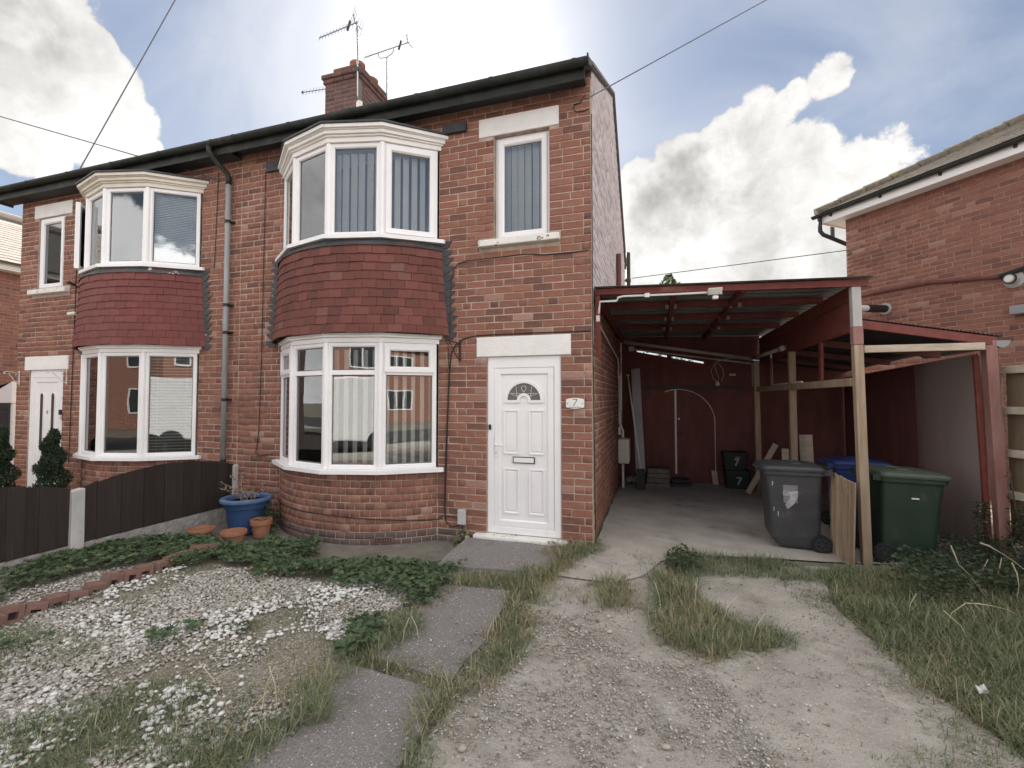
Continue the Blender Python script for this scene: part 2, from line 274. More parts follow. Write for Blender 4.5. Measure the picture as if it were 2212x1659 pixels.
m_gravel = mat('drive_gravel', [(0, (.22, .19, .16)), (1, (.34, .30, .26))], 20, .85, .2, 60, [(0, (.13, .115, .105)), (.3, (.30, .265, .23)), (.75, (.44, .40, .36)), (.93, (.58, .55, .51)), (1, (.72, .70, .67))], islmix=.8)
m_ground = mat('bare_soil', [(0, (.15, .13, .10)), (1, (.25, .22, .18))], 5, .95, .6, 60, dirt=((.085, .08, .05), 1.2, .5, .75))
m_drive = mat('dusty_drive', [(0, (.25, .228, .205)), (.5, (.365, .338, .308)), (1, (.47, .44, .405))], 3.2, .95, .7, 80, dirt=((.165, .155, .122), 1.9, .52, .74), detail=9, bdist=.015)
m_bed = mat('gravel_bed_soil', [(0, (.10, .09, .068)), (.5, (.20, .18, .145)), (1, (.42, .39, .34))], 46, .95, .7, 80, dirt=((.075, .075, .045), 1.6, .5, .72))
m_asphalt = mat('asphalt', [(0, (.045, .045, .046)), (1, (.065, .064, .063))], 30, .9, .3)
m_hedge = mat('hedge_green', [(0, (.03, .05, .02)), (1, (.07, .10, .04))], 6, .8, .8, 15, bdist=.1)
m_van = mat('white_van_paint', [(0, (.70, .70, .71)), (1, (.76, .76, .77))], 2, .3, 0, spec=.5)

AGG = [(0, (.075, .065, .062)), (.35, (.20, .175, .16)), (.7, (.36, .335, .31)), (1, (.62, .60, .58))]
specks(m_slab, 58, 0, 1, AGG, .34, .22); specks(m_slab, 120, 0, 1, AGG, .36, .22)
specks(m_drive, 95, 0, 1, [(0, (.21, .185, .16)), (.5, (.40, .365, .32)), (1, (.58, .55, .51))], .34, .28); specks(m_drive, 190, 0, 1, [(0, (.22, .195, .165)), (1, (.54, .50, .45))], .40, .35)
specks(m_bed, 90, 0, 1, [(0, (.13, .115, .095)), (.5, (.33, .305, .27)), (1, (.56, .54, .50))], .42, .75)
specks(m_conc, 110, 0, 1, [(0, (.17, .15, .13)), (1, (.52, .48, .44))], .34, .25); specks(m_apron, 90, 0, 1, [(0, (.08, .07, .06)), (1, (.36, .33, .30))], .34, .35)

def finish(me, m):
    if m: me.materials.append(m)
    return me
THINGS = {}
def link(o, parent=None, local=False):
    COL.objects.link(o)
    if parent:
        o.parent = parent
        if parent.name in THINGS and not local: o.matrix_parent_inverse = THINGS[parent.name].inverted()
    return o
def tag(o, label=None, cat=None, group=None, kind=None):
    for k, v in (('label', label), ('category', cat), ('group', group), ('kind', kind)):
        if v: o[k] = v
    return o
def thing(name, label, cat, loc=(0, 0, 0), rot=(0, 0, 0), group=None):
    o = bpy.data.objects.new(name, None); o.empty_display_size = 0.2
    o.location = loc; o.rotation_euler = rot; COL.objects.link(o)
    THINGS[o.name] = Matrix.Translation(Vector(loc)) @ Euler(rot).to_matrix().to_4x4()
    return tag(o, label, cat, group)
class MB:
    def __init__(s): s.v = []; s.f = []
    def add(s, vs, fs):
        b = len(s.v); s.v += [tuple(x) for x in vs]; s.f += [tuple(i+b for i in f) for f in fs]; return s
    def hexa(s, p):                                     # 8 points: 4 bottom ccw, 4 top ccw
        return s.add(p, [(3, 2, 1, 0), (4, 5, 6, 7), (0, 1, 5, 4), (1, 2, 6, 5), (2, 3, 7, 6), (3, 0, 4, 7)])
    def box(s, x0, x1, y0, y1, z0, z1, M=None):
        p = [(x0, y0, z0), (x1, y0, z0), (x1, y1, z0), (x0, y1, z0), (x0, y0, z1), (x1, y0, z1), (x1, y1, z1), (x0, y1, z1)]
        if M is not None: p = [M @ Vector(q) for q in p]
        return s.hexa(p)
    def prism(s, poly, z0, z1, M=None):                 # poly ccw in xy
        n = len(poly); p = [(x, y, z0) for x, y in poly]+[(x, y, z1) for x, y in poly]
        if M is not None: p = [M @ Vector(q) for q in p]
        return s.add(p, [tuple(range(n-1, -1, -1)), tuple(range(n, 2*n))]+[(i, (i+1) % n, n+(i+1) % n, n+i) for i in range(n)])
    def tube(s, pts, r, n=6, caps=True):
        pts = [Vector(p) for p in pts]; rr = r if hasattr(r, '__len__') else [r]*len(pts)
        vs = []; prev = None
        for i, p in enumerate(pts):
            a = pts[max(i-1, 0)]; b = pts[min(i+1, len(pts)-1)]; t = (b-a).normalized()
            if prev is None: u = t.orthogonal().normalized()
            else: u = (prev-t*prev.dot(t)).normalized()
            prev = u; v = t.cross(u)
            for k in range(n):
                an = 2*math.pi*k/n; vs.append(p+(u*math.cos(an)+v*math.sin(an))*rr[i])
        fs = [(i*n+k, i*n+(k+1) % n, (i+1)*n+(k+1) % n, (i+1)*n+k) for i in range(len(pts)-1) for k in range(n)]
        if caps: fs += [tuple(range(n-1, -1, -1)), tuple((len(pts)-1)*n+k for k in range(n))]
        return s.add(vs, fs)
    def loft(s, rings, caps=True):
        n = len(rings[0]); vs = [q for r in rings for q in r]
        fs = [(i*n+k, i*n+(k+1) % n, (i+1)*n+(k+1) % n, (i+1)*n+k) for i in range(len(rings)-1) for k in range(n)]
        if caps: fs += [tuple(range(n-1, -1, -1)), tuple((len(rings)-1)*n+k for k in range(n))]
        return s.add(vs, fs)
    def lathe(s, prof, n=28, c=(0, 0, 0)):
        return s.loft([[(c[0]+r*math.cos(2*math.pi*k/n), c[1]+r*math.sin(2*math.pi*k/n), c[2]+z) for k in range(n)] for r, z in prof])
    def build(s, name, m, parent=None, local=False, smooth=False, bevel=0):
        me = bpy.data.meshes.new(name); me.from_pydata(s.v, [], s.f); me.validate(); finish(me, m)
        if smooth: me.polygons.foreach_set('use_smooth', [True]*len(me.polygons))
        o = bpy.data.objects.new(name, me); link(o, parent, local)
        if bevel:
            b = o.modifiers.new('bevel', 'BEVEL'); b.width = bevel; b.segments = 2; b.limit_method = 'ANGLE'; b.angle_limit = math.radians(40)
        return o
def rrect(hx, hy, r, z, cx=0, cy=0, n=4):
    out = []
    for sx, sy, a0 in ((1, 1, 0), (-1, 1, 90), (-1, -1, 180), (1, -1, 270)):
        for k in range(n+1):
            a = math.radians(a0+90*k/n); out.append((cx+sx*(hx-r)+r*math.cos(a), cy+sy*(hy-r)+r*math.sin(a), z))
    return out
def bulk(name, m, verts, faces, parent=None, smooth=False):     # numpy mesh: verts (V,3), faces list of int arrays with constant size
    me = bpy.data.meshes.new(name)
    me.vertices.add(len(verts)); me.vertices.foreach_set('co', np.ascontiguousarray(verts, dtype=np.float32).ravel())
    nl = sum(f.size for f in faces); npoly = sum(len(f) for f in faces)
    me.loops.add(nl); me.loops.foreach_set('vertex_index', np.concatenate([f.ravel() for f in faces]).astype(np.int32))
    st = []; k = 0
    for f in faces:
        st.append(k+np.arange(len(f))*f.shape[1]); k += f.size
    me.polygons.add(npoly); me.polygons.foreach_set('loop_start', np.concatenate(st).astype(np.int32))
    if smooth: me.polygons.foreach_set('use_smooth', np.ones(npoly, dtype=bool))
    me.update(calc_edges=True); me.validate(); finish(me, m)
    o = bpy.data.objects.new(name, me); return link(o, parent)
def rotz(a):
    c, s = np.cos(a), np.sin(a); z = np.zeros_like(c); o = np.ones_like(c)
    return np.stack([np.stack([c, -s, z], -1), np.stack([s, c, z], -1), np.stack([z, z, o], -1)], -2)
def rotx(a):
    c, s = np.cos(a), np.sin(a); z = np.zeros_like(c); o = np.ones_like(c)
    return np.stack([np.stack([o, z, z], -1), np.stack([z, c, -s], -1), np.stack([z, s, c], -1)], -2)
def scatter(name, m, bv, bf, pos, R, scl, parent=None, smooth=False):
    N = len(pos); bv = np.asarray(bv, float)
    if scl.ndim == 1: scl = np.repeat(scl[:, None], 3, 1)
    v = np.einsum('nij,nvj->nvi', R, bv[None]*scl[:, None, :])+pos[:, None, :]
    off = (np.arange(N)*len(bv))[:, None, None]
    fs = [(np.asarray(f)[None]+off).reshape(-1, np.asarray(f).shape[1]) for f in bf]
    return bulk(name, m, v.reshape(-1, 3), fs, parent, smooth)
def vnoise(x, y, s, seed=0):
    """value noise in 0..1"""
    x = x*s; y = y*s; xi = np.floor(x).astype(int); yi = np.floor(y).astype(int); fx = x-xi; fy = y-yi
    def h(a, b): return (np.sin(a*127.1+b*311.7+seed*74.7)*43758.5453) % 1.0
    fx = fx*fx*(3-2*fx); fy = fy*fy*(3-2*fy)
    return (h(xi, yi)*(1-fx)+h(xi+1, yi)*fx)*(1-fy)+(h(xi, yi+1)*(1-fx)+h(xi+1, yi+1)*fx)*fy
def fbm(x, y, s, seed=0):
    return vnoise(x, y, s, seed)*.55+vnoise(x, y, s*2.3, seed+1)*.3+vnoise(x, y, s*5.1, seed+2)*.15
def inpoly(x, y, poly):
    r = np.zeros(len(x), bool); n = len(poly)
    for i in range(n):
        x0, y0 = poly[i]; x1, y1 = poly[(i+1) % n]
        if y0 == y1: continue
        c = ((y0 > y) != (y1 > y)) & (x < (x1-x0)*(y-y0)/(y1-y0)+x0); r ^= c
    return r
def gpoly(pp, z=0.0):                                   # outline on the ground
    return [tuple(at(px, py, 2, z)[:2]) for px, py in pp]
def fill(poly, dens, thr=None, s=2.0, seed=0, edge=0.06):
    edge = edge*1.6
    P = np.array(poly); lo = P.min(0)-edge; hi = P.max(0)+edge
    n = int(dens*np.prod(hi-lo)); x = rng.uniform(lo[0], hi[0], n); y = rng.uniform(lo[1], hi[1], n)
    jx = x+(vnoise(x, y, 9, seed+5)-.5)*2*edge+(vnoise(x, y, 3.1, seed+15)-.5)*3*edge+rng.normal(0, edge*.35, n); jy = y+(vnoise(x, y, 9, seed+9)-.5)*2*edge+(vnoise(x, y, 3.1, seed+19)-.5)*3*edge+rng.normal(0, edge*.35, n)
    k = inpoly(jx, jy, poly)
    if thr is not None: k &= (fbm(x, y, s, seed)+rng.normal(0, .05, n)) > thr
    return x[k], y[k]
def text(body, name, m, size, loc, rot, parent, ext=0.001, local=False, bold=0.0):
    cu = bpy.data.curves.new(name, 'FONT'); cu.offset = bold; cu.body = body; cu.size = size; cu.extrude = ext; cu.align_x = 'CENTER'; cu.align_y = 'CENTER'
    tmp = bpy.data.objects.new('tmp', cu); COL.objects.link(tmp)
    dg = bpy.context.evaluated_depsgraph_get(); me = bpy.data.meshes.new_from_object(tmp.evaluated_get(dg))
    bpy.data.objects.remove(tmp); me.materials.clear(); me.materials.append(m)
    Mx = Matrix.Translation(Vector(loc)) @ Euler(rot).to_matrix().to_4x4(); me.transform(Mx)
    return link(bpy.data.objects.new(name, me), parent, local)

# ------------------------------------------------------------------ bricks
COURSE, SP, HP, JT = 0.0875, 0.2427, 0.12135, 0.0112
def brick_rows(o, a, L, z0, z1, free, first=0, depth=.1, headers_only=False, hp=HP):
    """bricks of a wall whose face starts at o=(x,y) and runs at angle a for L metres; free(z) -> list of free (u0,u1)"""
    out = []; ux, uy = math.cos(a), math.sin(a); n = int(round((z1-z0)/COURSE))
    for i in range(n):
        z = z0+(i+.5)*COURSE; bounds = []
        if headers_only: u = -(i % 2)*hp/2; step = [hp]
        elif (i+first) % 5 == 3: u = -random.choice((0, .06)); step = [HP, SP] if i % 2 else [SP, HP]
        else: u = -((i+first) % 2)*HP-(0.03 if i % 7 == 5 else 0); step = [SP]
        k = 0
        while u < L: bounds.append(u); u += step[k % len(step)]; k += 1
        bounds.append(L+.001)
        for (f0, f1) in free(z):
            cut = [f0]+[b for b in bounds if f0+.045 < b < f1-.045]+[f1]
            for b0, b1 in zip(cut[:-1], cut[1:]):
                le = b1-b0-JT
                if le < .02: continue
                c = (b0+b1)/2; out.append((o[0]+ux*c, o[1]+uy*c, z, a, le, COURSE-JT, depth))
    return out
BV = lambda hx, hz, d, c: [(-hx+c, 0, -hz+c), (hx-c, 0, -hz+c), (hx-c, 0, hz-c), (-hx+c, 0, hz-c), (-hx, c, -hz), (hx, c, -hz), (hx, c, hz), (-hx, c, hz), (-hx, d, -hz), (hx, d, -hz), (hx, d, hz), (-hx, d, hz)]
BF = [(0, 1, 2, 3), (4, 5, 1, 0), (5, 6, 2, 1), (6, 7, 3, 2), (7, 4, 0, 3), (8, 9, 5, 4), (9, 10, 6, 5), (10, 11, 7, 6), (11, 8, 4, 7)]
_bm = {}
def brick_mesh(le, h, d, m):
    k = (round(le/.006), round(h, 3), round(d, 2), m.name)
    if k not in _bm:
        me = bpy.data.meshes.new('brick'); me.from_pydata(BV(k[0]*.003, h/2, d, .006), [], BF); finish(me, m); _bm[k] = me
    return _bm[k]
def place_bricks(parent, recs, m, nind=300, stuff_name='brick_courses'):
    def key(r):
        px, py, z = pix(r[:3])
        if z < .5 or not (-20 < px < 2232 and -20 < py < 1679): return 1e9
        n = Vector((math.sin(r[3]), -math.cos(r[3]), 0)); v = Vector(CAM)-Vector(r[:3])
        if n.dot(v) <= 0: return 1e8
        return (z*z)/(max(n.dot(v.normalized()), .05)*r[4])
    recs = sorted(recs, key=key)
    for r in recs[:nind]:
        o = bpy.data.objects.new('brick', brick_mesh(r[4], r[5], r[6], m))
        n = Vector((math.sin(r[3]), -math.cos(r[3]), 0))*random.uniform(-.003, .003)
        o.location = Vector(r[:3])+n; o.rotation_euler = (random.gauss(0, .006), random.gauss(0, .006), r[3]+random.gauss(0, .006)); link(o, parent)
    rest = recs[nind:]
    if not rest: return
    A = np.array(rest); N = len(A); hx = A[:, 4]/2; hz = A[:, 5]/2; d = A[:, 6]; c = np.full(N, .006); z = np.zeros(N)
    rows = [(-hx+c, z, -hz+c), (hx-c, z, -hz+c), (hx-c, z, hz-c), (-hx+c, z, hz-c), (-hx, c, -hz), (hx, c, -hz), (hx, c, hz), (-hx, c, hz), (-hx, d, -hz), (hx, d, -hz), (hx, d, hz), (-hx, d, hz)]
    bv = np.stack([np.stack(q, -1) for q in rows], 1); bv[:, :, 1] += rng.uniform(-.003, .003, N)[:, None]
    R = rotz(A[:, 3]+rng.normal(0, .005, N)); t = rng.normal(0, .005, N); bv[:, :, 2] += bv[:, :, 0]*t[:, None]
    v = np.einsum('nij,nvj->nvi', R, bv)+A[:, None, :3]
    f = (np.array(BF)[None]+(np.arange(N)*12)[:, None, None]).reshape(-1, 4)
    tag(bulk(stuff_name, m, v.reshape(-1, 3), [f], parent), kind='stuff')
def free_rect(L, ops):
    """ops: list of (u0,u1,z0,z1) openings"""
    def f(z):
        iv = [(0.0, L)]
        for u0, u1, a, b in ops:
            if a-.02 < z < b+.02:
                nv = []
                for x0, x1 in iv:
                    if u1 <= x0 or u0 >= x1: nv.append((x0, x1)); continue
                    if u0-x0 > .03: nv.append((x0, u0))
                    if x1-u1 > .03: nv.append((u1, x1))
                iv = nv
        return iv
    return f
def mortar_panel(mb, o, a, L, z0, z1, ops, y0=.006, y1=.21):
    us = sorted({0.0, L, *[max(0, min(L, q)) for op in ops for q in op[:2]]}); zs = sorted({z0, z1, *[max(z0, min(z1, q)) for op in ops for q in op[2:]]})
    M = Matrix.Translation((o[0], o[1], 0)) @ Matrix.Rotation(a, 4, 'Z')
    for u0, u1 in zip(us[:-1], us[1:]):
        run = None
        for b, c in zip(zs[:-1], zs[1:]):
            mid = ((u0+u1)/2, (b+c)/2); hole = any(q[0] < mid[0] < q[1] and q[2] < mid[1] < q[3] for q in ops)
            if not hole: run = [run[0], c] if run else [b, c]
            if (hole or c == zs[-1]) and run: mb.box(u0, u1, y0, y1, run[0], run[1], M); run = None
    return mb

# ------------------------------------------------------------------ the semi-detached pair
def arc(xc, hw, sag, n=24, off=0.0):
    R = (hw*hw+sag*sag)/(2*sag); cy = -sag+R; th = math.asin(hw/R); Ro = R+off
    return [(xc+Ro*math.sin(-th+2*th*k/n), cy-Ro*math.cos(-th+2*th*k/n)) for k in range(n+1)], R, cy, th
def bay_poly(xc, d=0.0):
    return [(xc-1.235-d, 0.0), (xc-.66-.55*d, -.41-.85*d), (xc, -.57-1.03*d), (xc+.66+.55*d, -.41-.85*d), (xc+1.235+d, 0.0)]
def facet_M(p0, p1):
    a = math.atan2(p1[1]-p0[1], p1[0]-p0[0]); return Matrix.Translation((p0[0], p0[1], 0)) @ Matrix.Rotation(a, 4, 'Z'), math.hypot(p1[0]-p0[0], p1[1]-p0[1]), a
def frame_bars(mb, M, u0, u1, z0, z1, b, y0, y1, bev=.012):
    """four mitred bars with a sloping inner bead"""
    o = [(u0, z0), (u1, z0), (u1, z1), (u0, z1)]; i = [(u0+b, z0+b), (u1-b, z0+b), (u1-b, z1-b), (u0+b, z1-b)]
    m = [(u0+b-bev, z0+b-bev), (u1-b+bev, z0+b-bev), (u1-b+bev, z1-b+bev), (u0+b-bev, z1-b+bev)]
    vs = [M @ Vector((u, y0, z)) for u, z in o]+[M @ Vector((u, y0, z)) for u, z in m]+[M @ Vector((u, y0+bev, z)) for u, z in i]+[M @ Vector((u, y1, z)) for u, z in i]+[M @ Vector((u, y1, z)) for u, z in o]
    fs = []
    for k in range(4):
        q = (k+1) % 4
        for r in range(4): fs.append((r*4+k, r*4+q, (r+1)*4+q, (r+1)*4+k))
        fs.append((16+k, 16+q, q, k))
    mb.add(vs, fs)
def pane(name, M, u0, u1, z0, z1, y, parent):
    gk = MB(); q = .011; frame_bars(gk, M, u0, u1, z0, z1, .007+q, y-.003, y+.010, .002); gk.build('gasket', m_seal, parent)
    return MB().box(u0, u1, y, y+.006, z0, z1, M).build(name, m_glass, parent)
_sl = {}
def slat_mesh(wd, h):
    k = (round(wd, 3), round(h, 2))
    if k not in _sl:
        mb = MB(); n = 4
        for s in range(2):
            pass
        xs = [-wd/2+wd*i/n for i in range(n+1)]; ys = [.006*(1-(2*x/wd)**2) for x in xs]
        vs = [(x, y, z) for z in (0, h) for x, y in zip(xs, ys)]+[(x, y+.0012, z) for z in (0, h) for x, y in zip(xs, ys)]
        fs = [(i, i+1, n+1+i+1, n+1+i) for i in range(n)]+[(2*(n+1)+i+1, 2*(n+1)+i, 3*(n+1)+i, 3*(n+1)+i+1) for i in range(n)]
        mb.add(vs, fs); me = bpy.data.meshes.new('blind_slat'); me.from_pydata(mb.v, [], mb.f); finish(me, m_blind); _sl[k] = me
    return _sl[k]
def vertical_blind(M, u0, u1, z0, z1, parent, wd=.085, pitch=.095, ang=40, y=.13):
    n = max(1, int((u1-u0)/pitch)); a = math.atan2(M[1][0], M[0][0])
    for k in range(n):
        u = u0+(u1-u0)*(k+.5)/n+random.uniform(-.006, .006)
        o = bpy.data.objects.new('blind_slat', slat_mesh(wd, z1-z0-.01)); o.location = M @ Vector((u, y, z0+.01)); o.rotation_euler = (0, 0, a+math.radians(ang+random.uniform(-7, 7))); link(o, parent)
def venetian(M, u0, u1, z0, z1, parent, pitch=.03, tilt=35, y=.11, gap=0):
    mb = MB(); n = int((z1-z0)/pitch)
    for k in range(n):
        z = z0+pitch*(k+.5); t = math.radians(tilt); h = .0125
        mb.box(u0+gap, u1-gap, -h, h, -.0006, .0006, M @ Matrix.Translation((0, y, z)) @ Matrix.Rotation(t, 4, 'X'))
    for u in (u0+.12, u1-.12): mb.box(u-.002, u+.002, y-.016, y-.014, z0, z1, M)
    return mb.build('venetian_blind', m_blind, parent)
def bay(house, X, mir, xc, left):
    for lvl, (z0, z1) in enumerate(((.81, 2.35), (3.672, 4.83))):
        P0 = bay_poly(xc); mb = MB()
        # sill, head board and corner posts
        mb.prism(bay_poly(xc, .075), z0-.045, z0-.002); mb.prism([(xc-1.33, -.045), (xc-.70, -.482), (xc, -.655), (xc+.70, -.482), (xc+1.33, -.045), (xc+1.33, -.002), (xc-1.33, -.002)], z0-.052, z0-.006)
        mb.prism(bay_poly(xc, -.02), z1+.002, z1+.05)
        for p in P0[1:4]: mb.tube([(p[0], p[1]+.012, z0), (p[0], p[1]+.012, z1)], .036, 10)
        if lvl == 0:
            mb.prism(bay_poly(xc, .012), z1+.004, z1+.062); mb.prism(bay_poly(xc, .045), z1+.064, z1+.088); mb.prism(bay_poly(xc, .062), z1+.089, z1+.112)
        bw = mb.build('bay_window', m_upvc, house)
        fac = list(zip(P0[:-1], P0[1:])); order = fac if not mir else fac[::-1]
        for k, (p0, p1) in enumerate(order):                    # k=0 is the facet far from the front door
            M, L, a = facet_M(p0, p1); fr = MB(); g = .022; B = .052
            frame_bars(fr, M, g, L-g, z0, z1, B, 0, .07)
            zt = 1.985; y = .032
            tr = (lvl == 0 and not left)
            cells = []
            if tr:
                fr.box(g+B-.004, L-g-B+.004, .004, .066, zt-.028, zt+.028, M)
                cells = [(z0+B, zt-.028, 0), (zt+.028, z1-B, 1)]
            else: cells = [(z0+B, z1-B, 1)]
            fr.build('frame', m_upvc, bw)
            for (c0, c1, top) in cells:
                u0, u1 = g+B, L-g-B
                opener = top and ((k == 3) or (tr and k == 0)) and not (left and k == 0)
                if left and lvl == 1 and k == 3:
                    # this sash stands wide open
                    hinge = M @ Vector((L-g-B if not mir else g+B, -.01, 0)); q = math.radians(-68 if mir else 68)
                    Ms = Matrix.Translation(hinge) @ Matrix.Rotation(math.radians(-47), 4, 'Z'); sm = MB()
                    frame_bars(sm, Ms, 0, u1-u0, c0, c1, .055, -.03, .03); sm.box(u1-u0-.004, u1-u0+.004, -.012, -.002, c0+.05, c1-.05, Ms)
                    so = sm.build('sash', m_upvc, bw); pane('pane', Ms, .05, u1-u0-.05, c0+.05, c1-.05, 0, bw)
                elif opener:
                    sm = MB(); frame_bars(sm, M, u0-.022, u1+.022, c0-.022, c1+.022, .068, -.020, .05, .016); sm.build('sash', m_upvc, bw)
                    pane('pane', M, u0+.03, u1-.03, c0+.03, c1-.03, y-.01, bw)
                else: pane('pane', M, u0-.006, u1+.006, c0-.006, c1+.006, y, bw)
            u0, u1 = g+B, L-g-B
            if not left:
                if lvl: vertical_blind(M, u0-.04, u1+.04, z0+B-.02, z1-.08, bw, .076, .092, {0: 70, 1: 35, 2: 24, 3: 16}[k], .10)
                else: vertical_blind(M, u0-.04, u1+.04, z0+B-.02, z1-.08, bw, .054, .104, {0: 75, 1: 20, 2: 22, 3: 14}[k], .09)
            else:
                if lvl and k < 3: venetian(M, u0-.03, u1+.03, z0+.03, z1-.04, bw, .026, 62, .10)
                elif not lvl: venetian(M, u0-.03, u1+.03, z0+.03, z1-.04, bw, .045, 24, .07)
    # cornice, flat roof
    cm = m_cornice if not left else m_cornice_old
    mb = MB()
    for d, a, b in ((.03, 4.836, 4.893), (.055, 4.894, 4.915), (.085, 4.916, 4.957), (.105, 4.958, 4.968), (.13, 4.969, 5.012)): mb.prism(bay_poly(xc, d), a, b)
    mb.build('cornice', cm, house, bevel=.004)
    rf = MB(); rf.prism(bay_poly(xc, .15), 5.014, 5.036)
    bp = bay_poly(xc, .10); rf.add([(p[0], p[1], 5.036) for p in bp]+[(xc-.6, 0, 5.20), (xc+.6, 0, 5.20)], [(0, 1, 5), (1, 2, 5), (2, 6, 5), (2, 3, 6), (3, 4, 6)])
    s = -1 if mir else 1
    if not left: rf.prism([(xc+1.30, -.004), (xc+1.62, -.004), (xc+1.62, -.05), (xc+1.30, -.05)], 5.02, 5.13); rf.prism([(xc-1.52, -.004), (xc-1.30, -.004), (xc-1.30, -.05), (xc-1.52, -.05)], 4.96, 5.10)
    rf.build('bay_roof', m_lead, house)
    # lead apron below the upper sill, stepped lead at the sides
    lf = MB(); pts, *_ = arc(xc, 1.30, .60); pts2, *_ = arc(xc, 1.315, .625)
    n = len(pts); ring = [(x, y, 3.53) for x, y in pts2]+[(x, y, 3.625) for x, y in bay_like(xc, n)]
    lf.add(ring, [(i, i+1, n+i+1, n+i) for i in range(n-1)])
    for sg in (-1, 1):
        for k in range(12):
            z = 2.40+k*.105; x = xc+sg*(1.30+.09*(1-k/12)); wdt = .10+.03*random.random()
            lf.hexa([(x-sg*.06, -.012, z), (x+sg*.045, -.012, z+.01), (x+sg*.045, -.002, z+.01), (x-sg*.06, -.002, z), (x-sg*.06, -.014, z+.115), (x+sg*wdt, -.012, z+.045+.05*random.random()), (x+sg*wdt, -.002, z+.09), (x-sg*.06, -.002, z+.115)])
    lf.build('lead_flashing', m_lead if not left else m_leadworn, house)
    # hung tiles
    core, *_ = arc(xc, 1.27, .57); th_ = MB().prism(core[::1]+[(xc+1.27, .004), (xc-1.27, .004)], 2.46, 3.615).build('tile_hanging', m_soffit, house)
    key = 'L' if left else 'R'; tm = m_tile2 if left else m_tile; pass
    pass
    for r in range(10):
        t = ((r+1)/10)**1.6; hw = 1.285+.095*t; sag = .605+.055*t; _, R, cy, th = arc(xc, hw, sag); zb = 3.535-.1075*(r+1)
        Lr = 2*th*R; n = int(Lr/.164); st = Lr/n
        mes = []
        for wd in (st/2-.0012, st/4-.001):
            tv = MB().hexa([(-wd, 0, 0), (wd, 0, 0), (wd, .022, 0), (-wd, .022, 0), (-wd, .004, .145), (wd, .004, .145), (wd, .02, .145), (-wd, .02, .145)]); q = bpy.data.meshes.new('tile'); q.from_pydata(tv.v, [], tv.f); mes.append(finish(q, tm))
        me, me2 = mes; offs = [(k+.5)*st for k in range(n)] if r % 2 == 0 else [k*st for k in range(n+1)]
        for k, s_ in enumerate(offs):
            edge = (r % 2 == 1 and k in (0, len(offs)-1)); s2 = s_
            if edge: s2 = s_+(.25 if k == 0 else -.25)*st
            an = -th+s2/R; Ro = R+.016
            o = bpy.data.objects.new('tile', me2 if edge else me); o.location = (xc+Ro*math.sin(an), cy-Ro*math.cos(an), zb+random.uniform(-.006, .006))
            o.rotation_euler = (math.radians(-7.0+random.uniform(-1.2, 1.2)), random.gauss(0, .008), an+random.gauss(0, .01)); link(o, th_)
    # curved brick base
    _, R, cy, th = arc(xc, 1.225, .52); Lr = 2*th*R; recs = []; nn = int(Lr/.119); st = Lr/nn
    for r in range(10):
        z = .755-COURSE*(r+.5)
        for k in range(nn+(r % 2)):
            s_ = (k+.5)*st if r % 2 == 0 else k*st
            an = -th+s_/R; recs.append((xc+R*math.sin(an), cy-R*math.cos(an), z, an, st-JT, COURSE-JT, .08))
    cb, *_ = arc(xc, 1.215, .512); MB().prism(cb+[(xc+1.21, .004), (xc-1.21, .004)], -.2, .757).build('bay_base', m_mortar, house)
    return recs
def bay_like(xc, n):
    P = bay_poly(xc, .035); L = [0]
    for a, b in zip(P[:-1], P[1:]): L.append(L[-1]+math.hypot(b[0]-a[0], b[1]-a[1]))
    out = []
    for i in range(n):
        s = L[-1]*i/(n-1)
        for k in range(4):
            if s <= L[k+1]+1e-6:
                t = (s-L[k])/(L[k+1]-L[k]); out.append((P[k][0]+(P[k+1][0]-P[k][0])*t, P[k][1]+(P[k+1][1]-P[k][1])*t)); break
    return out
def ridge_z(y): return 5.42+(y+.2)*.533 if y < 2.95 else 7.10-(y-2.95)*.675
def block(name, m, parent, x0, x1, y0, y1, z0, z1, bevel=.006, n=0):
    return MB().box(min(x0, x1), max(x0, x1), y0, y1, z0, z1).build(name, m, parent, bevel=bevel)
def halfpipe(mb, x0, x1, y, z, r, n=10, th=.006):
    vs = []
    for x in (x0, x1):
        for rr in (r, r-th):
            for k in range(n+1): a = math.pi+math.pi*k/n; vs.append((x, y+rr*math.cos(a), z+rr*math.sin(a)))
    q = n+1; fs = []
    for k in range(n):
        fs += [(k, k+1, 2*q+k+1, 2*q+k), (q+k+1, q+k, 3*q+k, 3*q+k+1), (k+1, k, q+k, q+k+1), (2*q+k, 2*q+k+1, 3*q+k+1, 3*q+k)]
    fs += [(0, 2*q, 3*q, q), (n, q+n, 3*q+n, 2*q+n)]; mb.add(vs, fs)

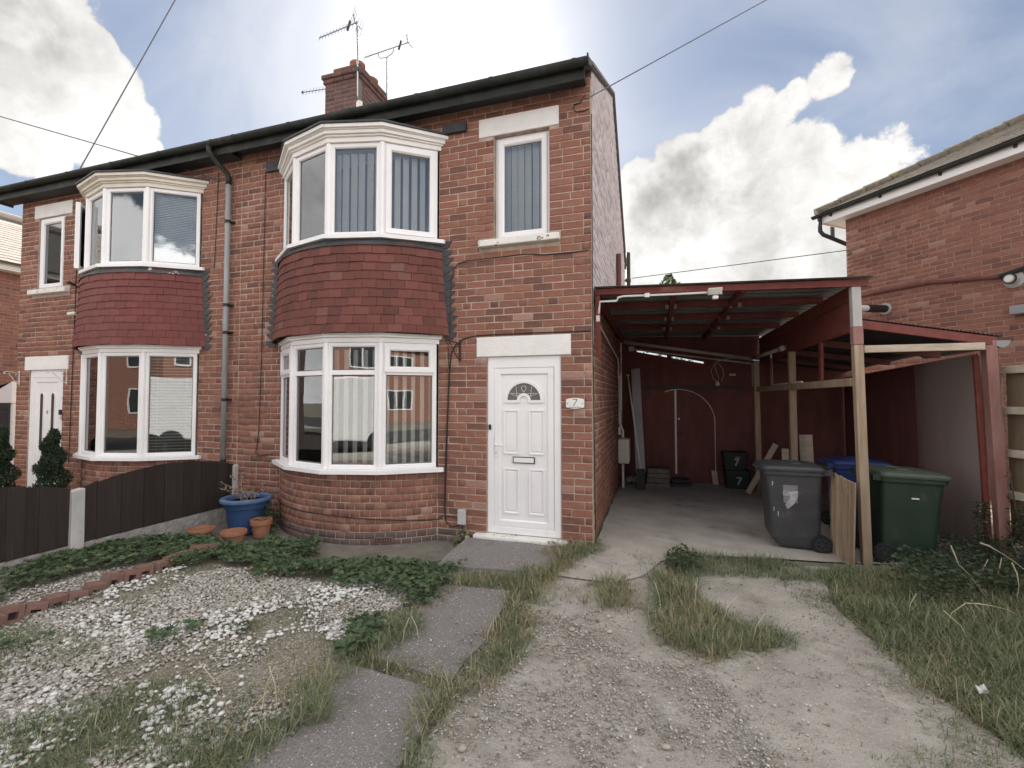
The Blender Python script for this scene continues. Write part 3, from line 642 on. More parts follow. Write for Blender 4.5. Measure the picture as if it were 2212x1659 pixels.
def semi(left):
    X = (lambda x: -10.37-x) if left else (lambda x: x); mir = left
    xl, xr = (-10.37, -5.185) if left else (-5.185, 0.0)
    if left: h = thing('house', 'left half of the brick semi, with fine horizontal blinds and a window standing open', 'house', (-7.8, 0, 0))
    else: h = thing('house', 'brick semi numbered 7 with white door, vertical blinds and a red carport at its side', 'house', (-2.6, 0, 0))
    xc = X(-3.165)
    def U(a, b): return tuple(sorted((X(a)-xl, X(b)-xl)))
    door = U(-1.272, -.360)+(-.3, 2.172); win = U(-1.187, -.492)+(3.60, 4.905)
    bayw = U(-4.40, -1.93); lint = U(-1.408, -.242)+(2.172, 2.416); lint2 = U(-1.385, -.374)+(4.905, 5.14); sill = U(-1.374, -.362)+(3.515, 3.60)
    recs = brick_rows((xl, 0), 0, 5.185, -.12, 5.39, free_rect(5.185, [door, win, bayw+(-.3, 5.02), lint, lint2, sill]))
    wall = mortar_panel(MB(), (xl, 0), 0, 5.185, -.2, 5.40, [door, win, bayw+(.76, 2.42), bayw+(3.63, 4.92)])
    wl = wall.build('wall', m_mortar, h)
    # side, rear and inner walls
    if not left:
        poly = [(.11, -.2), (6.1, -.2), (6.1, ridge_z(6.1)), (2.95, ridge_z(2.95)), (.11, ridge_z(.11))]
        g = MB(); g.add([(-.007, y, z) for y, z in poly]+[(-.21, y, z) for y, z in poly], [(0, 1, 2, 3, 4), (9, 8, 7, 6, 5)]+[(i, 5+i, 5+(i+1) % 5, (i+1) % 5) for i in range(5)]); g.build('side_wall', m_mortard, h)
        MB().box(-.2, -.0062, .115, 6.09, -.2, 2.84).build('side_wall_base', m_mortar, h)
        def gfree(z):
            y0, y1 = .113, 6.1
            if z > ridge_z(.113)-.05: y0 = max(y0, (z-5.42+.03)/.533-.2)
            if z > ridge_z(6.1)-.05: y1 = min(y1, 2.95+(7.07-z)/.675)
            return [(y0-.113, y1-.113)] if y1-y0 > .1 else []
        recs += brick_rows((0, .113), math.pi/2, 5.99, -.12, 7.1, gfree, first=1)
        vb = MB()
        for (ya, yb) in ((-.12, 2.95), (2.95, 6.2)):
            vb.hexa([(-.05, ya, ridge_z(ya)-.01), (.045, ya, ridge_z(ya)-.01), (.045, yb, ridge_z(yb)-.01), (-.05, yb, ridge_z(yb)-.01), (-.05, ya, ridge_z(ya)+.03), (.045, ya, ridge_z(ya)+.03), (.045, yb, ridge_z(yb)+.03), (-.05, yb, ridge_z(yb)+.03)])
        vb.build('verge', m_rooft, h)
    iw = MB(); iw.box(xl+.12, xr-.22 if not left else xr-.01, 5.9, 6.1, -.2, 5.0)
    if left: iw.box(xl, xl+.2, .22, 6.1, -.2, 5.6)
    iw.build('rear_wall', m_mortar, h)
    pl = MB(); pl.box(xl+.21, xr-.215, 3.3, 3.4, -.05, 5.3); pl.box(xl+.21, xr-.215, .22, 5.89, 2.55, 2.75); pl.box(xl+.21, xr-.215, .22, 5.89, -.06, .0)
    pxa = xr-.02 if left else xl+.02
    pl.box(min(pxa, pxa+(-.1 if left else .1)), max(pxa, pxa+(-.1 if left else .1)), .22, 5.9, -.1, 5.4)
    px = X(-1.72); pl.box(px-.05, px+.05, .22, 3.29, .0, 2.54); pl.box(px-.05, px+.05, .22, 3.29, 2.76, 5.3); pl.box(xl+.21, xr-.215, .22, 3.3, 5.22, 5.28)
    pl.build('inner_wall', m_plaster, h)
    # roof
    ra, rb = (-10.66, -5.187) if left else (-5.183, .03); rf = MB()
    for (ya, yb) in ((-.30, 2.95), (2.95, 6.25)):
        rf.hexa([(ra, ya, ridge_z(ya)-.03), (rb, ya, ridge_z(ya)-.03), (rb, yb, ridge_z(yb)-.03), (ra, yb, ridge_z(yb)-.03), (ra, ya, ridge_z(ya)+.045), (rb, ya, ridge_z(ya)+.045), (rb, yb, ridge_z(yb)+.045), (ra, yb, ridge_z(yb)+.045)])
    rf.build('roof', m_roof, h)
    fa = MB(); fa.box(ra, rb if left else -.03, -.275, -.25, 5.20, 5.37)
    fa.build('fascia', m_gutter, h)
    sb = MB(); sb.box(ra+.02, rb if left else rb-.08, -.249, -.004, 5.30 if not left else 5.235, 5.325 if not left else 5.26)
    if left: sb.box(ra, ra+.03, -.249, -.0, 5.20, 5.30)
    sb.build('soffit', m_soffit, h)
    gm = MB(); gl, gr = (-10.75, -5.19) if left else (-5.18, .02)
    halfpipe(gm, gl, gr, -.335, 5.36, .062); go = gm.build('gutter', m_gutter, h, smooth=False)
    for k in range(6):
        x = gl+.25+k*(gr-gl-.4)/5; c = MB(); halfpipe(c, x-.022, x+.022, -.335, 5.362, .068, 10, .005); c.build('gutter_clip', m_gutter, go)
    ec = MB(); ex = gr if not left else gl; ec.tube([(ex-.006, -.335, 5.36), (ex+.006, -.335, 5.36)], .064, 12); ec.build('end_cap', m_gutter, go)
    # lintels, sill, window
    wm = m_white
    MB().box(X(-1.408) if not left else X(-.242), X(-.242) if not left else X(-1.408), -.012, .09, 2.174, 2.414).build('lintel', m_lintelflake if not left else m_white, h, bevel=.008)
    MB().box(min(X(-1.385), X(-.374)), max(X(-1.385), X(-.374)), -.010, .09, 4.907, 5.138).build('lintel', m_white, h, bevel=.008)
    MB().box(min(X(-1.374), X(-.362)), max(X(-1.374), X(-.362)), -.075, .10, 3.517, 3.598).build('window_sill', m_whiteflake, h, bevel=.012)
    a, b = sorted((X(-1.183), X(-.496))); Mw = Matrix.Translation((a, .075 if not left else .03, 0)); L = b-a; fm = MB()
    frame_bars(fm, Mw, 0, L, 3.602, 4.90, .06, 0, .07); wf = fm.build('window', m_upvc, h)
    sm = MB(); frame_bars(sm, Mw, .038, L-.038, 3.645, 4.862, .068, -.02, .05, .016); sm.build('sash', m_upvc, wf)
    pane('pane', Mw, .09, L-.09, 3.70, 4.81, .02, wf)
    if not left: vertical_blind(Mw, .07, L-.07, 3.67, 4.83, wf, .078, .090, 20, .11)
    else: venetian(Mw, .07, L-.07, 3.67, 4.84, wf, .03, 50, .10)
    MB().box(0, L, .10, .104, 4.90, 4.91, Mw).build('head_trim', m_upvc, wf)
    # door
    a, b = sorted((X(-1.268), X(-.366))); yd = .02; Md = Matrix.Translation((a, yd, 0)); L = b-a; fm = MB()
    frame_bars(fm, Md, 0, L, .055, 2.112, .082, 0, .07, .01); fm.box(0, L, .004, .07, 2.112, 2.17, Md); dfr = fm.build('door_frame', m_upvc, h)
    d = MB(); frame_bars(d, Md, .085, L-.085, .14, 2.03, .078, .004, .05, .012); d.box(.15, L-.15, .022, .045, .20, 1.97, Md)
    dr = d.build('door', m_upvc, h)
    def panel(u0, u1, z0, z1):
        q = MB(); frame_bars(q, Md, u0, u1, z0, z1, .026, .010, .0225, .010); q.box(u0+.04, u1-.04, .014, .0215, z0+.04, z1-.04, Md); q.build('door_panel', m_upvc, dr, bevel=.004)
    uc = L/2
    if not left:
        for u0, u1 in ((uc-.255, uc-.06), (uc+.06, uc+.255)):
            panel(u0, u1, 1.0, 1.53); panel(u0, u1, .29, .83)
        # half-round fanlight
        def halfring(r0, r1, y0, y1, zc, n=20):
            q = MB(); vs = []
            for k in range(n+1):
                t = math.pi*k/n
                for r in (r0, r1):
                    for y in (y0, y1): vs.append(Md @ Vector((uc+r*math.cos(t), y, zc+r*math.sin(t))))
            fs = []
            for k in range(n):
                o = 4*k; fs += [(o, o+2, o+6, o+4), (o+3, o+1, o+5, o+7), (o+2, o+3, o+7, o+6), (o+1, o, o+4, o+5)]
            return q.add(vs, fs+[(0, 1, 3, 2), (4*n+2, 4*n+3, 4*n+1, 4*n)])
        zc = 1.645
        q = halfring(.205, .245, .006, .022, zc); q.v += halfring(.05, .085, .006, .022, zc-.0).v; q.f += [tuple(i+84 for i in f) for f in halfring(.05, .085, .006, .022, zc).f]
        q.box(uc-.245, uc-.05, .006, .022, zc-.03, zc+.002, Md); q.box(uc+.05, uc+.245, .006, .022, zc-.03, zc+.002, Md)
        q.build('fanlight_surround', m_upvc, dr, bevel=.003)
        halfring(.086, .204, .017, .021, zc).build('fanlight', m_fanglass, dr)
        ld = MB()
        for t0, t1 in ((25, 60), (155, 120), (60, 25), (120, 155)):
            r0, r1 = (.09, .20)
            p = [Md @ Vector((uc+r*math.cos(math.radians(t)), .014, zc+r*math.sin(math.radians(t)))) for r, t in ((r0, t0), (r1, t1))]; ld.tube(p, .0025, 4)
        ld.tube([Md @ Vector((uc+.17*math.cos(math.radians(t)), .014, zc+.10+.055*math.sin(math.radians(t)))) for t in range(200, 345, 12)], .0025, 4)
        for s_ in (-1, 1): ld.tube([Md @ Vector((uc+s_*u, .013, zc+z)) for u, z in ((0, .10), (.022, .125), (.03, .15), (.018, .168), (0, .172))], .003, 4)
        ld.build('leading', m_conduit, dr)
        lb = MB().box(uc-.135, uc+.135, .008, .022, .895, .972, Md); lb.build('letter_box', m_ink, dr); MB().box(uc-.124, uc+.124, .003, .0075, .905, .962, Md).build('letter_flap', m_upvc, dr, bevel=.003)
        hz = MB(); hz.box(.094, .122, -.008, .0035, .965, 1.205, Md); hz.tube([Md @ Vector((.108, -.008, 1.11)), Md @ Vector((.108, -.05, 1.11)), Md @ Vector((.125, -.058, 1.11)), Md @ Vector((.215, -.058, 1.108))], .010, 8); hz.build('handle', m_upvc, dr, bevel=.003)
        MB().tube([Md @ Vector((.108, -.0095, 1.012)), Md @ Vector((.108, -.0085, 1.012))], .007, 8).build('keyhole', m_ink, dr)
        db = thing('doorbell', 'small black doorbell on the left of the white door frame', 'doorbell', (a+.03, yd-.01, 1.32)); MB().prism([(x, y) for x, y, _ in rrect(.015, .032, .012, 0)], 0, .02, Matrix.Translation((a+.03, yd-.021, 1.32)) @ Matrix.Rotation(math.radians(-90), 4, 'X')).build('body', m_black, db); MB().tube([(a+.03, yd-.024, 1.303), (a+.03, yd-.0215, 1.303)], .009, 10).build('button', m_hub, db)
        st = MB(); st.box(X(-1.42), X(-.28), -.10, .08, -.16, .045); so = st.build('door_step', m_whiteflake, h, bevel=.02)
    else:
        for u0 in (uc-.15, uc+.15):
            q = MB(); pts = []
            r = .055
            outl = [(u0-r, .75), (u0+r, .75)]+[(u0+r*math.cos(math.radians(t)), 1.72+r*math.sin(math.radians(t))) for t in range(0, 181, 20)]
            inn = [(u0+(x-u0)*.72, .77 if z < .8 else z-(.0 if z < 1.73 else .012)) for x, z in outl]; n = len(outl)
            q.add([Md @ Vector((x, .006, z)) for x, z in outl]+[Md @ Vector((x, .010, z)) for x, z in inn]+[Md @ Vector((x, .022, z)) for x, z in outl], [(i, (i+1) % n, n+(i+1) % n, n+i) for i in range(n)]+[(2*n+i, 2*n+(i+1) % n, (i+1) % n, i) for i in range(n)])
            q.build('glazing_surround', m_upvc, dr)
            MB().add([Md @ Vector((x, .012, z)) for x, z in inn]+[Md @ Vector((x, .020, z)) for x, z in inn], [tuple(range(n)), tuple(range(2*n-1, n-1, -1))]+[(i, n+i, n+(i+1) % n, (i+1) % n) for i in range(n)]).build('pane', m_fanglass, dr)
        panel(uc-.24, uc-.05, .24, .50); panel(uc+.05, uc+.24, .24, .50)
        MB().box(uc-.13, uc+.13, .004, .0215, .60, .665, Md).build('letter_box', m_ink, dr, bevel=.004)
        text('7', 'door_number', m_metal, .09, Md @ Vector((uc+.0, .012, 1.42)), (math.radians(90), 0, 0), dr, .003)
        MB().tube([Md @ Vector((L-.12, -.05, 1.05)), Md @ Vector((L-.12, 0.0, 1.05))], .012, 8).tube([Md @ Vector((L-.12, -.045, 1.05)), Md @ Vector((L-.25, -.045, 1.05))], .010, 8).build('handle', m_upvc, dr)
    recs += bay(h, X, mir, xc, left)
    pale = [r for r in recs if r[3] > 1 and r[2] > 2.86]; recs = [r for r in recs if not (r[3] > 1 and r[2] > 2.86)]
    damp = [r for r in recs if r[2] < .09]; recs = [r for r in recs if r[2] >= .09]
    place_bricks(h, recs, m_brick, 300)
    place_bricks(h, damp, m_brickdamp, 0, 'damp_course_bricks')
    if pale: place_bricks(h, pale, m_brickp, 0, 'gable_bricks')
    return h
H2 = semi(False); H1 = semi(True)

# chimney on the party wall (part of number 7)
ch = MB(); ch.box(-5.555, -4.776, 2.206, 3.074, 6.2, 8.12); chm = ch.build('chimney', m_mortard, H2)
crec = []
for (o, a, L) in (((-5.561, 2.2), 0, .79), ((-4.770, 2.2+.105), math.pi/2, .77), ((-5.561, 3.08), -math.pi/2, .77)):
    crec += brick_rows(o, a, L, 6.35, 8.10, lambda z, L=L: [(0, L)])
for zz, e in ((7.93, .03), (8.02, .055), (8.105, .03)):
    for (o, a, L) in (((-5.561-e, 2.2-e), 0, .79+2*e), ((-4.770+e, 2.2-e+.105), math.pi/2, .77+2*e), ((-5.561-e, 3.08+e), -math.pi/2, .77+2*e)):
        crec += [r for r in brick_rows(o, a, L, zz, zz+COURSE, lambda z, L=L: [(0, L)])]
crec = [r for r in crec if not (r[2] > 8.13 and r[0] < -5.3 and random.random() < .8)]
A = crec
_n = place_bricks(chm, [r for r in A], m_bricksoot, 0, 'chimney_bricks')
cap = MB(); cap.box(-5.54, -4.79, 2.23, 3.05, 8.10, 8.185); cap.build('chimney_cap', m_post, chm, bevel=.03)
for (x, y, hh) in ((-5.0, 2.47, .26), (-4.985, 2.90, .22)):
    MB().lathe([(.13, 0), (.125, hh*.6), (.125, hh*.75), (.15, hh*.78), (.155, hh*.95), (.13, hh), (.105, hh), (.10, .05)], 20, (x, y, 8.17)).build('chimney_pot', m_terra, chm, smooth=True)
fl = MB(); fl.hexa([(-4.80, 2.17, 7.0), (-4.75, 2.17, 7.0), (-4.75, 2.30, 7.0), (-4.80, 2.30, 7.0), (-4.80, 2.17, 7.42), (-4.75, 2.17, 7.46), (-4.75, 2.30, 7.50), (-4.80, 2.30, 7.5)]); fl.build('chimney_flashing', m_whiteflake, chm)

# downpipe on the party line
pm = MB(); dx = -5.37
hop = thing('downpipe', 'grey round downpipe with black clips between the two bay windows', 'downpipe', (dx, -.06, 0))
pm.tube([(dx, -.065, .72), (dx, -.065, 4.93)], .036, 12); pm.build('pipe', m_pipe, hop, smooth=True)
MB().tube([(dx-.06, -.335, 5.33), (dx-.06, -.335, 5.24), (dx-.04, -.29, 5.16), (dx, -.10, 5.02), (dx, -.065, 4.95), (dx, -.065, 4.86)], [.045, .036, .036, .036, .04, .042], 12).build('swan_neck', m_gutter, hop, smooth=True)
for z in (4.30, 3.05, 2.64, 1.65): 
    c = MB().tube([(dx, -.065, z-.022), (dx, -.065, z+.022)], .043, 12); c.box(dx-.01, dx+.075, -.03, -.004, z-.015, z+.015); c.build('pipe_clip', m_black, hop)
MB().tube([(dx, -.065, .78), (dx, -.065, .60), (dx-.01, -.12, .52)], [.042, .042, .045], 12).build('pipe_shoe', m_black, hop)

# wall-run cables, each stapled along the brickwork
def wall_cable(parent, pts, r=.006, y=-.010, m=m_cable, name='wall_cable'):
    P = []
    for px, py in pts: P.append(at(px, py, 1, y))
    return MB().tube(P, r, 6).build(name, m, parent)
wall_cable(H2, [(1262, 205), (1255, 221), (1240, 226), (1238, 235), (1245, 242), (1262, 240), (1272, 235)], .006)
MB().tube([(.012, -.012, 4.95), (.012, -.010, 3.2), (.010, -.012, 2.45), (.012, .03, 2.0), (.012, .06, 1.2), (.012, .10, .55), (.012, .16, .0)], .006, 6).build('wall_cable', m_cable, H2)
wall_cable(H2, [(1272, 540), (1240, 545), (1180, 550), (1130, 549), (1075, 556), (1010, 563), (990, 569), (980, 582), (974, 610), (972, 700), (971, 742)])
wall_cable(H2, [(1276, 715), (1220, 717), (1150, 719), (1080, 722), (1030, 725), (1000, 732), (984, 745), (975, 762), (971, 800), (967, 900), (964, 1000), (962, 1060), (961, 1110), (964, 1128), (975, 1138), (988, 1136), (998, 1128)], .007)
wall_cable(H2, [(968, 745), (970, 800), (966, 900), (962, 1000), (960, 1095)], .006, -.022)
_, R, cy, th = arc(-3.165, 1.232, .527)
MB().tube([(-3.165+R*math.sin(a_), cy-R*math.cos(a_), .20+.045*math.cos(a_*2)-.05*math.sin(a_*1.2)) for a_ in np.linspace(-th, th, 22)]+[(-1.85, -.014, .215), (-1.62, -.014, .21)], .006, 6).build('wall_cable', m_cable, H2)
wall_cable(H2, [(577, 353), (578, 362), (574, 372), (571, 500), (568, 640), (564, 800), (559, 930), (555, 965), (552, 978), (558, 985), (572, 983), (588, 980)], .005)
wall_cable(H1, [(472, 372), (468, 470), (463, 580)], .005); wall_cable(H1, [(168, 480), (163, 640), (158, 760), (152, 900), (148, 1000)], .006)
ao = thing('air_brick', 'small red air brick low in the curved bay base', 'air brick', (-2.46, -.37, -.04))
Mab = Matrix.Translation((-2.46, -.372, 0)) @ Matrix.Rotation(math.radians(24.5), 4, 'Z')
MB().box(-.112, .112, -.010, .04, -.078, -.004, Mab).build('grille', m_edge, ao)
for r in range(2):
    for c in range(7): MB().box(-.098+c*.029, -.098+c*.029+.018, -.0125, -.0102, -.068+r*.031, -.045+r*.031, Mab).build('vent_hole', m_hole, ao)

# ------------------------------------------------------------------ carport
CP = thing('carport', 'dark red timber carport with tin roof built against the side of the house', 'carport', (1.4, 2.4, 0))
def beam(name, m, p, q, w, h, parent, upv=(0, 0, 1), bevel=.004):
    p = Vector(p); q = Vector(q); t = (q-p).normalized(); u = Vector(upv); s = t.cross(u).normalized(); u = s.cross(t).normalized()
    c = [(-w/2, -h/2), (w/2, -h/2), (w/2, h/2), (-w/2, h/2)]
    return MB().hexa([p+s*a+u*b for a, b in c]+[q+s*a+u*b for a, b in c]).build(name, m, parent, bevel=bevel)
def ztop(x): return 2.965-.034*x
beam('front_beam', m_redpaint, (.02, .19, 2.92), (2.73, .19, 2.826), .045, .072, CP)
sh = MB(); ys = []; y = .10
while y < 4.62: ys += [(y, 0), (y+.125, 0), (y+.14, .028), (y+.185, .028)]; y += .2
ys.append((y, 0)); n = len(ys)
for off in (0, .0022):
    pass
vs = [(x, yy, ztop(x)+zz+o) for o in (0, .0022) for x in (.012, 2.76) for yy, zz in ys]
fs = [(i, i+1, n+i+1, n+i) for i in range(n-1)]+[(3*n+i, 3*n+i+1, 2*n+i+1, 2*n+i) for i in range(n-1)]+[(i+1, i, 2*n+i, 2*n+i+1) for i in range(n-1)]
sh.add(vs, fs).build('roof_sheet', m_tin, CP)
for px, py in ((1594, 640), (1452, 660)):
    x = at(px, py, 2, 2.85).x; beam('rafter', m_redpaint, (x, .215, ztop(x)-.05), (x, 4.5, ztop(x)-.05), .05, .09, CP)
for py in (664, 690, 711):
    p = at(1530, py, 2, 2.83); 
    for xa, xb in ((.075, at(1452, 660, 2, 2.85).x-.03), (at(1452, 660, 2, 2.85).x+.03, at(1594, 640, 2, 2.85).x-.03), (at(1594, 640, 2, 2.85).x+.03, 2.60)):
        beam('purlin', m_redpaint, (xa, p.y, ztop(xa)-.042), (xb, p.y, ztop(xb)-.042), .045, .07, CP)
    for px in (1452, 1594):
        x = at(px, 650, 2, 2.85).x
        for s in (-1, 1): MB().box(x+s*.05-.02, x+s*.05+.02, p.y-.03, p.y-.0235, ztop(x)-.1, ztop(x)-.045).build('joist_hanger', m_pipe, CP)
beam('wall_plate', m_redpaint, (.045, .23, 2.86), (.045, 4.5, 2.86), .05, .10, CP)
beam('end_board', m_redpaint, (.045, .19, 2.88), (.052, .19, 2.17), .055, .03, CP, (0, 1, 0))
beam('side_beam', m_redpaint, (2.632, .27, 2.755), (2.60, 4.5, 2.745), .035, .16, CP)
beam('side_beam', m_redpaint, (2.628, .275, 2.51), (2.596, 4.5, 2.50), .03, .32, CP)
def post(name, m, b, t, s, parent, h0=0.0, h1=1.0, bevel=.005):
    b = Vector(b); t = Vector(t); p = b.lerp(t, h0); q = b.lerp(t, h1); c = [(-1, -1), (1, -1), (1, 1), (-1, 1)]
    return MB().hexa([p+Vector((x*s/2, y*s/2, 0)) for x, y in c]+[q+Vector((x*s/2, y*s/2, 0)) for x, y in c]).build(name, m, parent, bevel=bevel)
post('post', m_timber, (2.70, .30, -.05), (2.628, .22, 2.80), .082, CP, 0, .792)
post('post_band', m_redpale, (2.70, .30, -.05), (2.628, .22, 2.80), .088, CP, .793, .855)
post('post_top', m_post, (2.70, .30, -.05), (2.628, .22, 2.80), .080, CP, .856, 1)
post('post', m_timber, (2.44, 3.97, -.05), (2.42, 3.97, 2.34), .09, CP)
post('post', m_timber, (2.56, 2.23, -.05), (2.555, 2.23, 2.34), .085, CP)
beam('mid_rail', m_timber, (2.625, .30, 1.835), (2.44, 3.92, 1.835), .05, .085, CP)
for y in (1.2, 3.42): beam('strut', m_redpaint, (2.65-.034*y, y, 1.885), (2.655-.034*y, y, 2.345), .09, .03, CP, (1, 0, 0))
# back wall with a slot of daylight under its sloping top board
YB = 4.55
zb = lambda x: 2.665-.212*(x-.34)+.0
low = [(.015, -.05), (4.12, -.05), (4.12, 2.16), (2.60, 2.395), (2.40, 2.42), (2.40, 2.20), (1.60, zb(1.60)-.035), (.32, zb(.32)-.035), (.015, 2.63)]
Mx = Matrix.Translation((0, YB, 0)) @ Matrix.Rotation(math.radians(90), 4, 'X')
MB().prism(low, -.03, 0, Mx).build('back_wall', m_redply, CP)
MB().prism([(.015, 2.631), (.319, zb(.32)-.034), (.319, zb(.32)), (1.601, zb(1.6)), (1.601, zb(1.6)-.034), (2.399, 2.201), (2.399, 2.43), (2.60, 2.40), (2.60, 2.872), (.015, 2.962)], -.028, -.002, Mx).build('upper_board', m_redply, CP)
beam('slot_batten', m_redpaint, (.2, YB-.015, zb(.2)-.10), (1.75, YB-.015, zb(1.75)-.08), .03, .08, CP)
for x in (.95, 1.45): beam('cleat', m_redply, (x, YB-.02, 2.45), (x-.02, YB-.02, 2.86), .07, .04, CP, (0, 1, 0))
gb_ = MB(); gb_.box(.39, 2.31, YB-.035, YB-.002, 1.865, 1.915); gb_.build('head_batten', m_green, CP, bevel=.004)
dpts = [(1.79, .17)]+[(1.12+.67*math.cos(t), 1.20+.655*math.sin(t)) for t in np.linspace(0, math.pi, 25)]+[(.452, .17)]
half_r = [(1.065, .17), (1.79, .17)]+[q for q in dpts[1:-1] if q[0] > 1.07]+[(1.065, 1.852)]
half_l = [(1.065, .17), (1.065, 1.852)]+[q for q in dpts if q[0] < 1.06]
bd = MB().prism(half_r, .001, .018, Mx).build('back_door', m_redply, CP); MB().prism(half_l, .001, .018, Mx).build('back_door', m_redply, CP)
MB().box(1.046, 1.084, YB-.032, YB-.0185, .17, 1.855).build('door_strip', m_whitestrip, bd)
MB().tube([(x, YB-.018, z) for x, z in dpts[:17]], .009, 5).build('arch_trim', m_whitestrip, bd)
MB().tube([(1.125, YB-.018, 1.264), (1.125, YB-.045, 1.264)], .022, 10).build('knob', m_whitestrip, bd)
MB().tube([(1.14+.04*math.cos(t), YB-.025, .965+.04*math.sin(t)) for t in np.linspace(0, 6.28, 14)], .008, 5).build('ring_handle', m_iron, bd)
# tubes and conduit
MB().tube([(.05, 4.46, 2.84), (2.44, 4.46, 2.43)], .034, 8).build('tube', m_offwhite, CP, smooth=True)
MB().tube([(2.445, 4.40, 2.43), (2.548, 2.80, 2.437)], .032, 8).tube([(2.548, 2.80, 2.437), (2.556, 2.66, 2.44)], .045, 8).build('tube', m_offwhite, CP, smooth=True)
MB().tube([(.22, 4.44, 2.68), (2.42, 4.44, 2.335), (2.44, 4.40, 2.32), (2.445, 4.36, 1.90)], .016, 6).box(.17, .27, 4.40, 4.49, 2.64, 2.73).build('conduit', m_offwhite, CP)
MB().tube([(2.55, 3.42, 2.42), (2.552, 3.42, 1.9), (2.54, 3.3, 1.892), (2.575, 1.95, 1.892), (2.58, 1.85, 1.89)], .016, 6).build('conduit', m_conduit, CP)
cl_ = [at(1780, 632, 1, .165)]
fp = [(1780-0, 0)]
cond = [at(px, py, 1, .162) for px, py in ((1528, 632), (1470, 635), (1400, 638), (1346, 640), (1335, 643), (1332, 650))]
cond += [Vector((.075, .165, 2.80)), Vector((.062, .17, 2.70)), Vector((.050, .20, 2.62)), Vector((.036, .30, 2.58)), Vector((.032, 1.2, 2.52)), Vector((.032, 2.6, 2.44)), Vector((.032, 3.3, 2.40)), Vector((.035, 3.42, 2.32)), Vector((.035, 3.45, 2.0))]
cm_ = MB().tube(cond, .0125, 6)
for px, py in ((1398, 638),): p = at(px, py, 1, .158); cm_.box(p.x-.028, p.x+.028, p.y-.02, p.y+.02, p.z-.022, p.z+.022)
cm_.box(.028, .07, .17, .22, 2.57, 2.64); cm_.build('conduit', m_conduit, CP, smooth=False)
lp = MB(); p0 = at(1548, 738, 1, 4.48)
c0 = at(1548, 845-24, 1, 4.5)
pts = [at(x, y, 1, 4.5) for x, y in ((1600, 772), (1565, 776), (1545, 783), (1536, 800), (1540, 816), (1550, 828), (1553, 816), (1546, 800), (1545, 788), (1553, 786), (1562, 798), (1563, 812), (1558, 823))]
lp.tube(pts, .007, 5).build('hanging_cable', m_offwhite, CP)
p = pts[5]; MB().lathe([(.0, -.05), (.03, -.045), (.042, -.015), (.03, .02), (.018, .04), (.0, .045)], 12, (p.x, p.y-.01, p.z)).build('bulb_holder', m_conduit, CP, smooth=True)
MB().box(2.05, 2.16, 4.44, 4.52, 2.11, 2.15).build('junction_box', m_offwhite, CP)
# low lean-to bay on the right
beam('front_beam', m_redpaint, (2.69, .30, 2.425), (3.93, .57, 2.235), .045, .085, CP)
sh2 = MB(); k = 34; vs = []
for o in (0, .002):
    for y0, x0, z0, x1, z1 in ((.24, 2.67, 2.50, 3.99, 2.295), (4.55, 2.62, 2.40, 3.99, 2.15)):
        for i in range(k*2+1): t = i/(k*2); vs.append((x0+(x1-x0)*t, y0+.07+.25*t, z0-.012+(z1-z0)*t+(.010 if i % 2 else 0)+o))
q = 2*k+1; sh2.add(vs, [(i, i+1, q+i+1, q+i) for i in range(q-1)]+[(3*q+i, 3*q+i+1, 2*q+i+1, 2*q+i) for i in range(q-1)]).build('roof_sheet', m_tindark, CP)
for y in (1.4, 2.6, 3.8): beam('purlin', m_redply, (2.68, y, 2.36), (3.88, y, 2.18), .045, .08, CP)
beam('cross_rail', m_timberpale, (2.70, .26, 2.165), (3.80, .50, 2.185), .05, .072, CP)
RB, RT = (4.0, .66, -.06), (3.885, .585, 2.245)
post('post', m_redpale, RB, RT, .092, CP)
MB().hexa([(3.89, .70, .0), (3.935, .70, .0), (3.935, .73, .0), (3.89, .73, .0), (3.795, .64, 2.10), (3.84, .64, 2.10), (3.84, .67, 2.10), (3.795, .67, 2.10)]).build('trim_board', m_redpaint, CP)
wp = mat('worn_panel_side', [(0, (.15, .085, .076)), (.5, (.21, .135, .122)), (1, (.28, .205, .188))], 1.5, .85, .25, 30, stretch=(1.2, 1.1, .3), detail=7)
t = NT(wp.node_tree); bs = [n_ for n_ in wp.node_tree.nodes if n_.type == 'BSDF_PRINCIPLED'][0]; src = bs.inputs['Base Color'].links[0].from_socket
co = t.n('ShaderNodeTexCoord').outputs['Object']; sx = t.n('ShaderNodeSeparateXYZ'); t.l(co, sx.inputs[0]); mp = t.n('ShaderNodeMapping'); t.l(co, mp.inputs[0]); mp.inputs['Scale'].default_value = (1, 2.5, .35)
g = t.math('ADD', sx.outputs[1], t.math('MULTIPLY', t.noise(mp.outputs[0], 2.0, 7.0, .65), -.9)); f = t.maprange(g, .15, 2.1, 1.0, 0.0)
t.l(t.mix(f, src, (.33, .275, .255)), bs.inputs['Base Color'])
MB().hexa([(3.93, .74, -.05), (3.955, .74, -.05), (3.99, 2.08, -.05), (3.965, 2.08, -.05), (3.86, .70, 2.13), (3.885, .70, 2.13), (3.955, 2.08, 2.11), (3.93, 2.08, 2.11)]).build('side_panel', wp, CP)
MB().hexa([(3.97, 2.085, -.05), (3.99, 2.085, -.05), (3.99, 4.52, -.05), (3.97, 4.52, -.05), (3.94, 2.085, 2.11), (3.96, 2.085, 2.11), (3.97, 4.52, 2.05), (3.95, 4.52, 2.05)]).build('side_panel', m_redply, CP)
